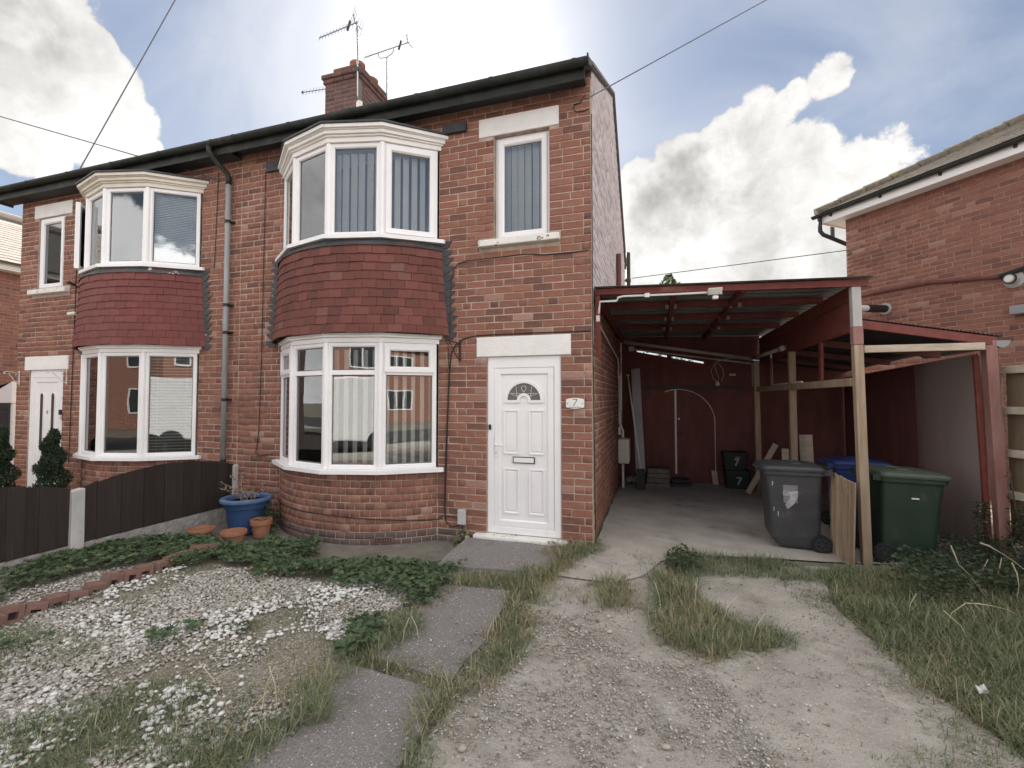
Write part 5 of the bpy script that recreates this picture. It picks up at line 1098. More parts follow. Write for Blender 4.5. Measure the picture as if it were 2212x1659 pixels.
# ------------------------------------------------------------------ left fence, pots, edging
LF = thing('garden_fence', 'dark stained arched fence with concrete posts between the gardens', 'fence', (-5.2, -1.9, 0))
def fpanel(y0, y1, n):
    for k in range(n):
        a, b = y0+(y1-y0)*k/n, y0+(y1-y0)*(k+1)/n+.012; f = lambda y: .715+.135*max(0, math.sin(math.pi*min(1, max(0, (y-y0)/(y1-y0)))))**.8
        x = -5.20+(.006 if k % 2 else -.002); ta, tb_ = f(a), f(b); j = random.uniform(-.006, .006); z0 = .125
        MB().hexa([(x, a, z0), (x+.014, a, z0), (x+.012, b, z0), (x-.002, b, z0), (x, a, ta+j), (x+.014, a, ta+j), (x+.012, b, tb_+j), (x-.002, b, tb_+j)]).build('board', m_fence, LF)
    MB().box(-5.225, -5.185, y0, y1, -.12, .122).build('gravel_board', m_gravelboard, LF)
    for z in (.25, .58): MB().box(-5.25, -5.204, y0, y1, z, z+.05).build('rail', m_fence, LF)
fpanel(-1.875, -.06, 15); fpanel(-3.83, -2.005, 15); fpanel(-5.8, -3.96, 15)
for y, zt in ((-1.94, .70), (-.005, .70), (-3.895, .70)):
    MB().hexa([(-5.265, y-.062, -.2), (-5.145, y-.062, -.2), (-5.145, y+.062, -.2), (-5.265, y+.062, -.2), (-5.255, y-.058, zt-.012), (-5.150, y-.058, zt-.012), (-5.150, y+.058, zt+.008), (-5.255, y+.058, zt+.008)]).build('post', m_post, LF, bevel=.008)
    MB()
GP = -.085
def lathe_thing(name, label, cat, prof, m, loc, group=None, n=36):
    t = thing(name, label, cat, loc, group=group); MB().lathe(prof, n, loc).build('pot', m, t, smooth=False, bevel=0); return t
b0 = at(507, 1158, 2, GP); b0 = Vector((b0.x-.03, b0.y+.20, GP))
bp = thing('planter', 'large chipped blue plastic planter with dead stems in the corner', 'planter', b0)
MB().lathe([(.0, 0), (.19, 0), (.2, .02), (.215, .12), (.245, .33), (.262, .335), (.268, .40), (.255, .402), (.24, .40), (.23, .36), (0, .36)], 40, b0).build('pot', m_blue, bp)
MB().lathe([(.256, .4), (.30, .405), (.312, .42), (.312, .445), (.30, .458), (.262, .46), (.24, .44), (.24, .4)], 40, b0).build('rim', m_bluerim, bp)
MB().lathe([(.0, .385), (.238, .375), (.238, .36)], 24, b0).build('soil', m_soil, bp)
dm = MB()
for k, (dx_, dy_, h_) in enumerate(((-.45, .05, .30), (-.38, -.15, .16), (-.52, -.05, .22), (-.25, .1, .33), (.2, .12, .22), (.33, .02, .14), (-.12, -.1, .18), (.12, -.2, -.05))):
    p = b0+Vector((random.uniform(-.1, .1), random.uniform(-.1, .1), .38)); q = b0+Vector((dx_*.8, dy_, .42+h_)); mdl = p.lerp(q, .5)+Vector((0, 0, .05)); dm.tube([p, mdl, q], [.006, .005, .003], 5)
    for j in range(16):
        f = .35+.65*j/16; c = p.lerp(q, f)+Vector((0, 0, .03*math.sin(f*3))); v = Vector((random.gauss(0, 1), random.gauss(0, 1), random.gauss(-.3, .8))).normalized()*random.uniform(.025, .055); s_ = v.orthogonal().normalized()*.012
        dm.add([c, c+v*.5+s_, c+v, c+v*.5-s_], [(0, 1, 2), (0, 2, 3)])
dp = dm.build('dead_plant', m_dead); tag(dp, 'withered brown stems drooping out of the blue planter', 'dead plant')
def tpot(label, px, py, r, h, squash=1.0):
    c = at(px, py, 2, GP); c = Vector((c.x, c.y+r*.6, GP)); t = thing('flowerpot', label, 'flowerpot', c, group='terracotta flowerpots by the planter')
    MB().lathe([(0, 0), (r*.66, 0), (r*.70, .01), (r*.86, h*.70), (r*.88, h*.71), (r*.985, h*.715), (r, h*.75), (r, h*.98), (r*.97, h), (r*.88, h), (r*.84, h*.8), (r*.8, h*.78), (0, h*.80)], 32, c).build('pot', m_terra, t)
    MB().lathe([(0, h*.83), (r*.82, h*.815)], 24, c).build('soil', m_terra if squash < 1 else m_soil, t)
tpot('tall terracotta flowerpot nearest the bay window', 553, 1163, .128, .225); tpot('low terracotta flowerpot in front of the blue planter', 490, 1178, .145, .15, .9); tpot('half-hidden terracotta pan by the fence', 418, 1168, .155, .13, .9)
ebl = ['first', 'second', 'third']
def frog_brick(loc, rz, tx, ty, label):
    t = thing('edging_brick', label, 'brick', loc, (tx, ty, rz), 'bricks edging the gravel bed'); w_, d_, h_ = .064, .05, .075
    # ring of the +x face round a slot, body behind
    q = MB(); y0, y1, z0, z1 = -w_, w_, -h_, h_; a0, a1, b0_, b1 = -.030, .030, -.028, .024; x0, x1 = -d_, d_
    O = [(x1, y0, z0), (x1, y1, z0), (x1, y1, z1), (x1, y0, z1)]; I = [(x1, a0, b0_), (x1, a1, b0_), (x1, a1, b1), (x1, a0, b1)]; K = [(x1-.035, y, z) for _, y, z in I]; Bk = [(x0, y, z) for _, y, z in O]
    q.add(O+I+K+Bk, [(i, (i+1) % 4, 4+(i+1) % 4, 4+i) for i in range(4)]+[(4+i, 4+(i+1) % 4, 8+(i+1) % 4, 8+i) for i in range(4)]+[((i+1) % 4, i, 12+i, 12+(i+1) % 4) for i in range(4)]+[(15, 14, 13, 12)])
    q.build('brick', m_edge, t, True, bevel=.004); MB().add([(x1-.034, y, z) for _, y, z in I], [(0, 1, 2, 3)]).build('brick_hole', m_hole, t, True)
for k in range(17):
    y = -1.42-.135*k
    lab = 'loose red brick with a hole, the end one of the row nearest the house' if k == 0 else 'tilted loose red brick with a hole in the row edging the gravel bed'
    frog_brick((-3.94+random.uniform(-.03, .03), y, .030+random.uniform(-.028, .018)-(.03 if k in (9, 10) else 0)), random.uniform(-.2, .2), random.uniform(-.32, -.02), random.uniform(-.2, .15), lab)

# ------------------------------------------------------------------ far-left house, garage
FX = -15.5
N2 = thing('house', 'brick house beyond the left semi with a pale tiled roof', 'house', (FX, 2, 0))
mortar_panel(MB(), (FX, -5.0), math.pi/2, 14.0, -.2, 5.05, []).build('wall', m_mortar2, N2)
place_bricks(N2, [r for r in brick_rows((FX, -1.5), math.pi/2, 6.0, -.12, 5.05, lambda z: [(0, 6.0)])], m_brick2, 120)
MB().box(FX-8, FX-.22, -5.0, 9.0, -.2, 5.05).build('rear_block', m_mortar2, N2)
MB().box(FX-.05, FX+.30, -5.3, 9.3, 4.98, 5.01).box(FX+.28, FX+.30, -5.3, 9.3, 5.02, 5.17).build('fascia', m_cornice_old, N2)
sl2 = math.atan(.55); 
MB().hexa([(FX+.36, -5.3, 5.12), (FX+.36, 9.3, 5.12), (FX-4, 9.3, 5.12+.55*4.36), (FX-4, -5.3, 5.12+.55*4.36), (FX+.36, -5.3, 5.16), (FX+.36, 9.3, 5.16), (FX-4, 9.3, 5.16+.55*4.36), (FX-4, -5.3, 5.16+.55*4.36)]).build('roof', m_roof, N2)
tmesh = MB().box(0, .24, 0, .36, 0, .018); tme = bpy.data.meshes.new('roof_tile'); tme.from_pydata(tmesh.v, [], tmesh.f); finish(tme, m_slate2); stf = MB()
for r in range(17):
    for k in range(40):
        y = -1.5+.25*k+(.125 if r % 2 else 0); x = FX+.38-.255*r*math.cos(sl2); z = 5.175+.255*r*math.sin(sl2)
        Mt = Matrix.Translation((x, y, z+random.uniform(0, .006))) @ Matrix.Rotation(math.radians(90), 4, 'Z') @ Matrix.Rotation(sl2-.06, 4, 'X')
        px, py, _ = pix((x, y, z))
        if -30 < px < 70 and 400 < py < 640: o = bpy.data.objects.new('roof_tile', tme); o.matrix_world = Mt; o.location = Mt.translation; o.rotation_euler = Mt.to_euler(); link(o, N2)
        else: stf.box(0, .24, 0, .36, 0, .018, Mt)
tag(stf.build('roof_tiles', m_slate2, N2), kind='stuff')
MB().tube([(FX-3.95, -5.3, 5.2+.55*4.36), (FX-3.95, 9.3, 5.2+.55*4.36)], .13, 10).build('ridge', m_slate2, N2)
GG = thing('garage', 'white gabled garage with a dark grey door at the left edge', 'garage', (-13, 1.6, 0))
zg = at(22, 870, 1, 1.6).z; xg = at(27, 870, 1, 1.6).x; zt = at(26, 824, 1, 1.6).z
MB().box(xg-2.4, xg-.02, 1.62, 5.0, -.1, zg).build('body', m_white, GG)
MB().add([(xg-2.4, 1.58, zg), (xg, 1.58, zg), (xg, 1.58, zt), (xg-1.2, 1.58, zt-.35), (xg-2.4, 1.58, zt-.9), (xg-2.4, 5.0, zg), (xg, 5.0, zg), (xg, 5.0, zt), (xg-1.2, 5.0, zt-.35), (xg-2.4, 5.0, zt-.9)], [(0, 1, 2, 3, 4), (9, 8, 7, 6, 5), (1, 6, 7, 2), (2, 7, 8, 3), (3, 8, 9, 4)]).build('gable_board', m_upvc, GG)
gd = MB().box(xg-2.3, xg-.10, 1.585, 1.615, 0, zg-.01).build('door', m_gray_dk, GG)
for k in range(4):
    q = MB(); frame_bars(q, Matrix.Translation((0, 1.57, 0)), xg-.14-.5*(k+1)+.06, xg-.14-.5*k, .15, zg-.12, .04, 0, .014); q.build('door_panel', m_gray_dk, gd)

# ------------------------------------------------------------------ opposite side of the street (seen in the window reflections)
ph = bpy.data.materials.new('far_brick'); ph.use_nodes = True; t = NT(ph.node_tree); bs = ph.node_tree.nodes['Principled BSDF']; br_ = t.n('ShaderNodeTexBrick'); mp = t.n('ShaderNodeMapping'); t.l(t.n('ShaderNodeTexCoord').outputs['Object'], mp.inputs[0]); mp.inputs['Rotation'].default_value = (math.radians(90), 0, 0); t.l(mp.outputs[0], br_.inputs[0])
br_.inputs['Color1'].default_value = (.25, .09, .06, 1); br_.inputs['Color2'].default_value = (.30, .12, .08, 1); br_.inputs['Mortar'].default_value = (.35, .27, .22, 1); br_.inputs['Scale'].default_value = 1; br_.inputs['Brick Width'].default_value = .24; br_.inputs['Row Height'].default_value = .0875; br_.inputs['Mortar Size'].default_value = .01; t.l(br_.outputs[0], bs.inputs['Base Color']); bs.inputs['Roughness'].default_value = .9
m_wdark = mat('dark_window_glass', [(0, (.03, .035, .04)), (1, (.06, .065, .07))], 1, .1, 0, spec=.6)
def far_house(x, y, label):
    h = thing('house', label, 'house', (x, y, 0), (0, 0, math.pi), group='houses across the street')
    MB().box(-5.2, 5.2, 0, 6.5, 0, 5.2).build('wall', ph, h, True)
    MB().add([(-5.5, -.3, 5.2), (5.5, -.3, 5.2), (5.5, 6.8, 5.2), (-5.5, 6.8, 5.2), (-2.2, 3.25, 7.6), (2.2, 3.25, 7.6)], [(0, 1, 5, 4), (1, 2, 5), (2, 3, 4, 5), (3, 0, 4), (3, 2, 1, 0)]).build('roof', m_roof, h, True)
    for s in (-1, 1):
        for z0, z1 in ((.85, 2.3), (3.4, 4.7)):
            w_ = MB(); frame_bars(w_, Matrix.Translation((s*2.1-1.1, -.06, 0)), 0, 2.2, z0, z1, .08, 0, .1); 
            for u in (.73, 1.46): w_.box(u-.04, u+.04, 0, .1, z0+.08, z1-.08, Matrix.Translation((s*2.1-1.1, -.06, 0)))
            wo_ = w_.build('window', m_upvc, h, True); MB().box(s*2.1-1.02, s*2.1+1.02, -.03, -.02, z0+.08, z1-.08).build('pane', m_wdark, wo_, True)
        MB().box(s*4.3-.45, s*4.3+.45, -.05, .0-.002, 0, 2.1).build('door', m_upvc, h, True); MB().box(s*4.3-.6, s*4.3+.6, -.03, -.002, 2.15, 2.4).build('lintel', m_white, h, True)
        w_ = MB(); frame_bars(w_, Matrix.Translation((s*4.3-.35, -.06, 0)), 0, .7, 3.5, 4.7, .08, 0, .1); wo_ = w_.build('window', m_upvc, h, True); MB().box(s*4.3-.27, s*4.3+.27, -.03, -.02, 3.58, 4.62).build('pane', m_wdark, wo_, True)
for x, s_ in ((-20, 'farthest left'), (-7.5, 'left of centre'), (5, 'straight opposite number 7'), (17.5, 'farthest right')): far_house(x, -21.5, 'brick semi across the street, %s, seen only in the window reflections' % s_)
vn = thing('parked_van', 'white van parked in the street, seen only in the window reflections', 'van', (-5.2, -10.2, 0), (0, 0, math.pi))
prof = [(-2.6, .35), (2.5, .35), (2.6, .9), (2.45, 1.15), (1.75, 1.35), (1.05, 2.15), (.6, 2.35), (-2.55, 2.35)]
MB().prism(prof, -.95, .95, Matrix.Rotation(math.radians(90), 4, 'X')).build('body', m_van, vn, True, bevel=.06)
for s in (-1, 1): MB().add([(1.72, s*.957, 1.38), (1.08, s*.957, 2.08), (.25, s*.957, 2.08), (.25, s*.957, 1.38)], [(0, 1, 2, 3)]).build('side_window', m_wdark, vn, True)
for x in (-1.7, 1.6):
    for s in (-1, 1): MB().tube([(x, s*.78, .35), (x, s*.98, .35)], .35, 20).build('wheel', m_tyre, vn, True)
o = MB().box(-9, 1.5, -18.1, -17.3, -.05, 1.3).build('hedge', m_hedge); tag(o, 'clipped hedge across the street, seen only in the window reflections', 'hedge')

# ------------------------------------------------------------------ ground, paving, planting
def sstep(a, b, x): t = np.clip((np.asarray(x, float)-a)/(b-a), 0, 1); return t*t*(3-2*t)
def gz(x, y): return -.10*sstep(.95, 1.5, -np.asarray(x, float))*sstep(-1.75, -.75, y)
def sheet(name, m, xs, ys, dz, kind='structure', rel=0.0, parent=None):
    X_, Y_ = np.meshgrid(xs, ys, indexing='ij'); Z_ = gz(X_, Y_)+dz
    if rel: Z_ = Z_+rel*(fbm(X_, Y_, 1.3, 3)-.5)+rel*.5*(fbm(X_, Y_, 5, 6)-.5)
    n, k = X_.shape; v = np.stack([X_, Y_, Z_], -1).reshape(-1, 3); i = np.arange(n-1)[:, None]*k+np.arange(k-1)[None]; f = np.stack([i, i+k, i+k+1, i+1], -1).reshape(-1, 4)
    return tag(bulk(name, m, v, [f], parent, True), kind=kind)
sheet('ground', m_ground, np.concatenate([[-180, -60, -25], np.linspace(-12, 8, 121), [25, 60, 180]]), np.concatenate([[-180, -60, -20], np.linspace(-8, 9, 103), [25, 60, 180]]), -.012)
def poly_sheet(name, m, poly, z, kind='structure', th=0.0):
    if th: o = MB().prism(poly, z-th, z).build(name, m)
    else: o = MB().add([(x, y, z) for x, y in poly], [tuple(range(len(poly)))]).build(name, m)
    return tag(o, kind=kind)
re_ = gpoly([(1885, 1236), (1790, 1268), (1800, 1305), (1860, 1365), (1940, 1425), (2060, 1520), (2180, 1615)])
drive = [(-.36, -9), (-.40, -1.0), (-.29, -.15), (2.60, .10)]+re_+[(2.6, -4.5), (2.9, -9)]
def wob(poly, st=.12, am=.05, seed=3):
    out = []
    for (x0, y0), (x1, y1) in zip(poly, poly[1:]+poly[:1]):
        n = max(1, int(math.hypot(x1-x0, y1-y0)/st))
        for k in range(n):
            x, y = x0+(x1-x0)*k/n, y0+(y1-y0)*k/n; out.append((x+am*(float(vnoise(np.array(x), np.array(y), 4, seed))-.5), y+am*(float(vnoise(np.array(x), np.array(y), 4, seed+1))-.5)))
    return out
poly_sheet('driveway', m_drive, wob(drive), -.004)
bedp = [(-5.15, -9), (-1.15, -9), (-1.15, -1.78), (-5.15, -1.78)]
poly_sheet('gravel_bed', m_bed, bedp, -.006)
slab = [(0.0, 4.62), (0.012, -.05), (-.26, -.14), (-.24, -.55), (-.20, -.95), (.30, -.98), (.55, -.75), (.72, -.25), (1.05, .02), (1.7, .16), (2.3, .22), (2.75, .30), (3.5, .45), (3.95, .6), (3.95, 4.62)]
poly_sheet('carport_floor', m_conc, wob(slab[::-1], .12, .025, 8), .008)
sheet('apron', m_apron, np.linspace(-5.05, -1.42, 40), np.linspace(-1.22, -.01, 16), .004)
pth = bpy.data.objects.new('path', None); COL.objects.link(pth); tag(pth, kind='structure'); THINGS['path'] = Matrix.Identity(4)
for poly in ([(-1.42, -1.06), (-.86, -1.0), (-.30, -.94), (-.28, -.12), (-1.46, -.12)], [(-1.15, -1.47), (-.50, -1.42), (-.455, -2.1), (-.46, -2.72), (-1.13, -2.66), (-1.16, -2.0)], [(-1.14, -2.78), (-.455, -2.83), (-.44, -3.6), (-.40, -5.2), (-1.12, -5.2)]):
    MB().prism(wob(poly, .045, .045, 21)[::1], -.10, .014).build('slab', m_slab, pth, bevel=.006)
tag(MB().box(-60, 60, -15, -8.6, -.06, -.002).build('road', m_asphalt), kind='structure')
tag(MB().box(-60, 60, -8.59, -6.9, -.06, .10).build('pavement', m_conc), kind='structure')

PEB = bmesh.new(); bmesh.ops.create_icosphere(PEB, subdivisions=1, radius=1.0); PEB.verts.ensure_lookup_table()
pv_ = np.array([v.co[:] for v in PEB.verts])*(1+rng.normal(0, .10, (len(PEB.verts), 1))); pf_ = np.array([[v.index for v in f.verts] for f in PEB.faces]); PEB.free()
def pebbles(name, label, m, x, y, s0, s1, z=0.0, flat=.55):
    N = len(x); s = rng.uniform(s0, s1, N)*rng.choice([.7, 1, 1, 1.35], N); scl = np.stack([s*rng.uniform(.9, 1.4, N), s*rng.uniform(.7, 1.1, N), s*rng.uniform(flat*.8, flat*1.3, N)], -1)
    R = rotz(rng.uniform(0, 6.28, N)) @ rotx(rng.normal(0, .35, N)); pos = np.stack([x, y, gz(x, y)+z+s*.22+rng.uniform(0, .008, N)], -1)
    return tag(scatter(name, m, pv_, [pf_], pos, R, scl), label, 'gravel', kind='stuff')
PB = gpoly([(-200, 1420), (0, 1352), (230, 1275), (400, 1228), (460, 1222), (520, 1234), (620, 1246), (700, 1259), (800, 1270), (900, 1295), (860, 1330), (800, 1390), (640, 1520), (460, 1680), (-300, 1700)])
x, y = fill(PB, 5200, .35, 1.1, 4, .1); PB2 = gpoly([(-60, 1325), (60, 1275), (230, 1236), (300, 1222), (360, 1228), (150, 1300), (-60, 1370)]); x2, y2 = fill(PB2, 2000, .30, 1.5, 9)
x3, y3 = fill(PB, 850, .565, 2.1, 31, .1)
pebbles('white_gravel', 'buff pebble gravel spread over the front garden bed', m_pebble, np.concatenate([x, x2]), np.concatenate([y, y2]), .0065, .0125)
pebbles('white_cobbles', 'larger white pebbles lying in heaps on the gravel bed', m_cobble, x3, y3, .010, .0185, .005)
DG = gpoly([(1120, 1400), (1190, 1300), (1300, 1325), (1400, 1420), (1480, 1480), (1560, 1560), (1580, 1680), (880, 1680), (980, 1560)])
xa, ya = fill(DG, 5600, .38, 1.6, 14, .2); xb, yb = fill(drive[:4]+re_+[(2.6, -4.2), (-.36, -4.2)], 900, .40, 1.3, 17)
pebbles('drive_gravel', 'small grey and buff stones scattered over the dusty drive', m_gravel, np.concatenate([xa, xb]), np.concatenate([ya, yb]), .0026, .0066)
xc_, yc_ = fill(DG, 110, .45, 1.6, 19); pebbles('drive_stones', 'a few larger stones on the drive by the path', m_gravel, xc_, yc_, .011, .020)

xs1, ys1 = fill([(-1.15, -2.7), (-.45, -2.7), (-.45, -1.45), (-1.15, -1.45)], 500, .60, 1.6, 23); xs2, ys2 = fill([(-1.13, -4.4), (-.43, -4.4), (-.45, -2.8), (-1.13, -2.8)], 500, .60, 1.6, 24)
pebbles('path_grit', 'loose grit and soil crumbs lying on the path slabs', m_gravel, np.concatenate([xs1, xs2]), np.concatenate([ys1, ys2]), .002, .0055, .016)
BLV = [(-.5, 0, 0), (.5, 0, 0), (-.42, .10, .45), (.42, .10, .45), (-.26, .26, .78), (.26, .26, .78), (0, .50, 1.0)]
BLF = [np.array([[0, 1, 3, 2], [2, 3, 5, 4]]), np.array([[4, 5, 6]])]
def grass(name, label, m, parts, wmin=.0026, wmax=.0058, tiltm=.80):
    P_, H_ = [], []
    for poly, dens, thr, s, seed, h0, h1 in parts:
        x, y = fill(poly, dens, thr, s, seed, .05); h = rng.uniform(h0, h1, len(x))*(.25+.95*fbm(x, y, 3.0, seed+2))
        P_.append(np.stack([x, y, gz(x, y)-.006], -1)); H_.append(h)
    P_ = np.concatenate(P_); H_ = np.concatenate(H_); N = len(H_)
    R = rotz(rng.uniform(0, 6.28, N)) @ rotx(-np.abs(rng.normal(0, tiltm, N))); scl = np.stack([rng.uniform(wmin, wmax, N)*(.7+H_*3), H_*rng.uniform(.4, 1.8, N), H_], -1)
    return tag(scatter(name, m, BLV, BLF, P_, R, scl), label, 'grass', kind='stuff')
g1 = gpoly([(250, 1690), (400, 1610), (480, 1560), (620, 1490), (745, 1437), (800, 1392), (850, 1335), (920, 1300), (965, 1282), (948, 1300), (865, 1390), (818, 1435), (740, 1490), (640, 1572), (510, 1690)])
g2a = gpoly([(-200, 1690), (-100, 1580), (0, 1560), (150, 1545), (250, 1500), (330, 1480), (440, 1520), (400, 1600), (250, 1690)])
g2b = gpoly([(-200, 1500), (-100, 1400), (0, 1370), (60, 1360), (200, 1370), (260, 1410), (150, 1440), (0, 1470)])
grass('bed_grass', 'lush green grass along the left edge of the path', m_grass, [(g1, 10000, .33, 1.6, 41, .07, .18), (g2a, 6500, .40, 1.5, 42, .05, .13), (g2b, 6500, .38, 1.4, 43, .05, .13), (PB, 3000, .50, 1.0, 49, .03, .08)])
grass('bed_weeds', 'thin brownish grass growing through the white gravel', m_dry, [(PB, 2600, .45, 1.3, 44, .02, .055), (g1, 900, .5, 2.0, 45, .08, .22), (PB2, 900, .45, 1.4, 48, .02, .05)])
g3 = gpoly([(1108, 1268), (1150, 1235), (1200, 1195), (1235, 1172), (1290, 1168), (1305, 1185), (1240, 1222), (1180, 1258), (1172, 1290), (1140, 1370), (1085, 1450), (1010, 1525), (965, 1592), (890, 1690), (840, 1690), (900, 1610), (982, 1478), (1050, 1395), (1098, 1310)])
g4 = gpoly([(965, 1244), (1110, 1246), (1190, 1232), (1190, 1255), (1110, 1278), (970, 1266)]); g5 = gpoly([(815, 1418), (865, 1428), (960, 1456), (992, 1482), (950, 1492), (880, 1478), (818, 1452)])
grass('path_grass', 'green grass growing along the right edge of the path and in its joints', m_grass, [(g3, 9000, .34, 2.2, 51, .06, .13), (g4, 7000, .34, 3, 52, .05, .11), (g5, 7000, .30, 3, 53, .05, .12)])
grass('path_dry_grass', 'dry straw-coloured tufts along the path joints and house corner', m_dry, [(g3, 3600, .40, 2.4, 55, .08, .20), (g4, 6000, .34, 3, 56, .06, .15), (g5, 6000, .32, 3, 57, .06, .16), (gpoly([(1190, 1178), (1230, 1160), (1300, 1166), (1300, 1195), (1215, 1215)]), 4000, .30, 3, 58, .06, .16), (gpoly([(1170, 1270), (1250, 1262), (1290, 1275), (1260, 1300), (1180, 1300)]), 3000, .36, 3, 59, .05, .12)])
g6a = gpoly([(1440, 1185), (1475, 1195), (1560, 1205), (1640, 1215), (1760, 1232), (1880, 1235), (1880, 1265), (1700, 1256), (1560, 1240), (1470, 1242), (1440, 1230)])
g6b = gpoly([(1420, 1250), (1470, 1240), (1500, 1290), (1560, 1328), (1650, 1360), (1695, 1395), (1655, 1412), (1540, 1428), (1450, 1405), (1415, 1350)]); g6c = gpoly([(1265, 1300), (1300, 1262), (1345, 1240), (1362, 1255), (1350, 1300), (1330, 1325), (1280, 1322)])
g6d = gpoly([(1355, 1195), (1385, 1195), (1400, 1215), (1440, 1240), (1430, 1252), (1380, 1225)])
grass('drive_grass', 'green tufts of grass in the middle of the drive', m_grass, [(g6a, 8000, .30, 2.2, 61, .06, .14), (g6b, 6000, .33, 2.0, 62, .08, .19), (g6c, 5000, .33, 2.2, 63, .07, .16), (g6d, 5000, .35, 3, 60, .03, .06), (gpoly([(1300, 1330), (1420, 1320), (1450, 1420), (1560, 1440), (1500, 1520), (1400, 1480), (1320, 1400)]), 900, .5, 2, 66, .02, .05)])
grass('drive_dry_grass', 'dry brown grass standing in the middle of the drive', m_dry, [(g6b, 4200, .36, 2.0, 64, .07, .20), (g6c, 4200, .34, 2.2, 65, .06, .17), (g6a, 1200, .45, 2.2, 67, .05, .12), (drive[:4]+re_+[(2.6, -4.2), (-.36, -4.2)], 900, .54, 1.1, 68, .012, .035)])
g7 = gpoly([(1785, 1258), (1885, 1232), (2000, 1228), (2240, 1232), (2420, 1300), (2420, 1690), (2230, 1655), (2130, 1590), (2040, 1515), (1930, 1425), (1855, 1362), (1800, 1306)])
g7b = gpoly([(1640, 1252), (1720, 1258), (1790, 1268), (1830, 1330), (1800, 1340), (1740, 1310)]); g7c = gpoly([(1900, 1690), (1960, 1610), (2050, 1560), (2120, 1590), (2230, 1655), (2300, 1700)])
grass('lawn_grass', 'rough green grass along the right side of the drive', m_grass, [(g7, 9500, .24, 1.3, 71, .07, .18), (g7b, 3500, .42, 2, 72, .03, .08), (g7c, 3000, .45, 1.8, 73, .03, .08), (gpoly([(2160, 1225), (2260, 1228), (2400, 1300), (2330, 1330)]), 4000, .3, 2, 75, .1, .25)])
grass('lawn_dry_grass', 'pale dry stalks among the rough grass on the right', m_dry, [(g7, 1900, .40, 1.6, 76, .07, .20), (gpoly([(1850, 1245), (1960, 1235), (2000, 1265), (1900, 1290), (1840, 1290)]), 2600, .38, 2, 77, .1, .24), (g7c, 900, .5, 1.8, 78, .04, .1), (gpoly([(1985, 1490), (2020, 1475), (2060, 1520), (2010, 1540)]), 3000, .3, 3, 79, .05, .1)])

grass('dead_thatch', 'flattened dead grass lying among the green grass beside path and drive', m_dry, [(g7, 2600, .30, 1.7, 93, .05, .11), (g3, 3000, .32, 2.0, 94, .04, .10), (g1, 2200, .35, 2.0, 95, .05, .12), (g6b, 2600, .3, 2.0, 96, .05, .12), (PB, 500, .45, 1.4, 97, .03, .07)], .0022, .0045, 1.6)
def lobed(n=5, cup=.12, dent=.55):
    pts = [(0, 0, 0)]; m = n*2
    for k in range(m+1):
        a = math.radians(-100+200*k/m)+math.pi/2; r = (1.0 if k % 2 == 1 else dent)*(.78+.22*math.cos(a-math.pi/2)); r = max(r, .3); pts.append((r*math.cos(a), r*math.sin(a), cup*r*r))
    return np.array(pts), np.array([[0, k, k+1] for k in range(1, m+1)])
LV, LF_ = lobed()
def leaves(name, label, cat, m, x, y, z, s0, s1, tl=.5, parent=None, kind='stuff', base=(LV, LF_)):
    N = len(x); R = rotz(rng.uniform(0, 6.28, N)) @ rotx(rng.normal(.25, tl, N)); o = scatter(name, m, base[0], [base[1]], np.stack([x, y, z], -1), R, rng.uniform(s0, s1, N), parent)
    return tag(o, label, cat, kind=kind)
cov = [([(-80, 1340), (0, 1262), (120, 1217), (180, 1200), (240, 1182), (390, 1157), (470, 1172), (550, 1180), (605, 1158), (640, 1165), (682, 1182), (650, 1205), (600, 1225), (760, 1222), (900, 1208), (992, 1238), (975, 1268), (925, 1300), (880, 1305), (800, 1284), (700, 1272), (600, 1260), (520, 1242), (462, 1218), (396, 1238), (380, 1218), (230, 1243), (130, 1268), (40, 1300), (-80, 1380)], 2400, .33, 81, .10),
       ([(345, 1395), (400, 1360), (470, 1345), (490, 1352), (450, 1385), (380, 1408)], 1500, .35, 82, .06), ([(460, 1385), (500, 1362), (530, 1375), (515, 1395)], 1500, .35, 83, .06),
       ([(700, 1440), (755, 1385), (815, 1372), (822, 1405), (770, 1440), (735, 1468)], 3200, .2, 84, .12), ([(860, 1300), (940, 1285), (985, 1262), (970, 1290), (900, 1330), (858, 1345)], 2500, .3, 85, .10), ([(0, 1400), (60, 1385), (80, 1400), (0, 1430)], 1200, .3, 86, .06), ([(570, 1180), (600, 1150), (640, 1165), (680, 1180), (640, 1195)], 2500, .2, 87, .13)]
X_, Y_, Z_ = [], [], []
for pp, dens, thr, seed, hh in cov:
    x, y = fill(gpoly(pp, -.03), dens, thr, 2.2, seed, .05); h = hh*(.35+1.1*fbm(x, y, 2.6, seed+3)); X_.append(x); Y_.append(y); Z_.append(gz(x, y)+h*rng.uniform(.25, 1, len(x))**.6)
leaves('ground_cover', 'dark green lobed weed creeping between the bay window and the gravel', 'ground cover', m_leaf, np.concatenate(X_), np.concatenate(Y_), np.concatenate(Z_), .024, .046)
XW, YW = [], []
for pg, dn, th_, sd_ in ((g7, 700, .50, 101), (g1, 1500, .42, 102), (g3, 900, .48, 103), (g2a, 900, .48, 104), (g6b, 500, .5, 105), (PB, 160, .55, 106)):
    x, y = fill(pg, dn, th_, 2.4, sd_, .05); XW.append(x); YW.append(y)
XW, YW = np.concatenate(XW), np.concatenate(YW)
leaves('verge_weeds', 'small broad-leaved weeds mixed into the grass along path and lawn', 'weeds', m_leaf, XW, YW, gz(XW, YW)+rng.uniform(.008, .06, len(XW)), .008, .020, .6)
xd, yd = fill(gpoly([(300, 1690), (560, 1480), (900, 1290), (1300, 1210), (1700, 1240), (2100, 1400), (2212, 1690)]), 11, None, 2, 107)
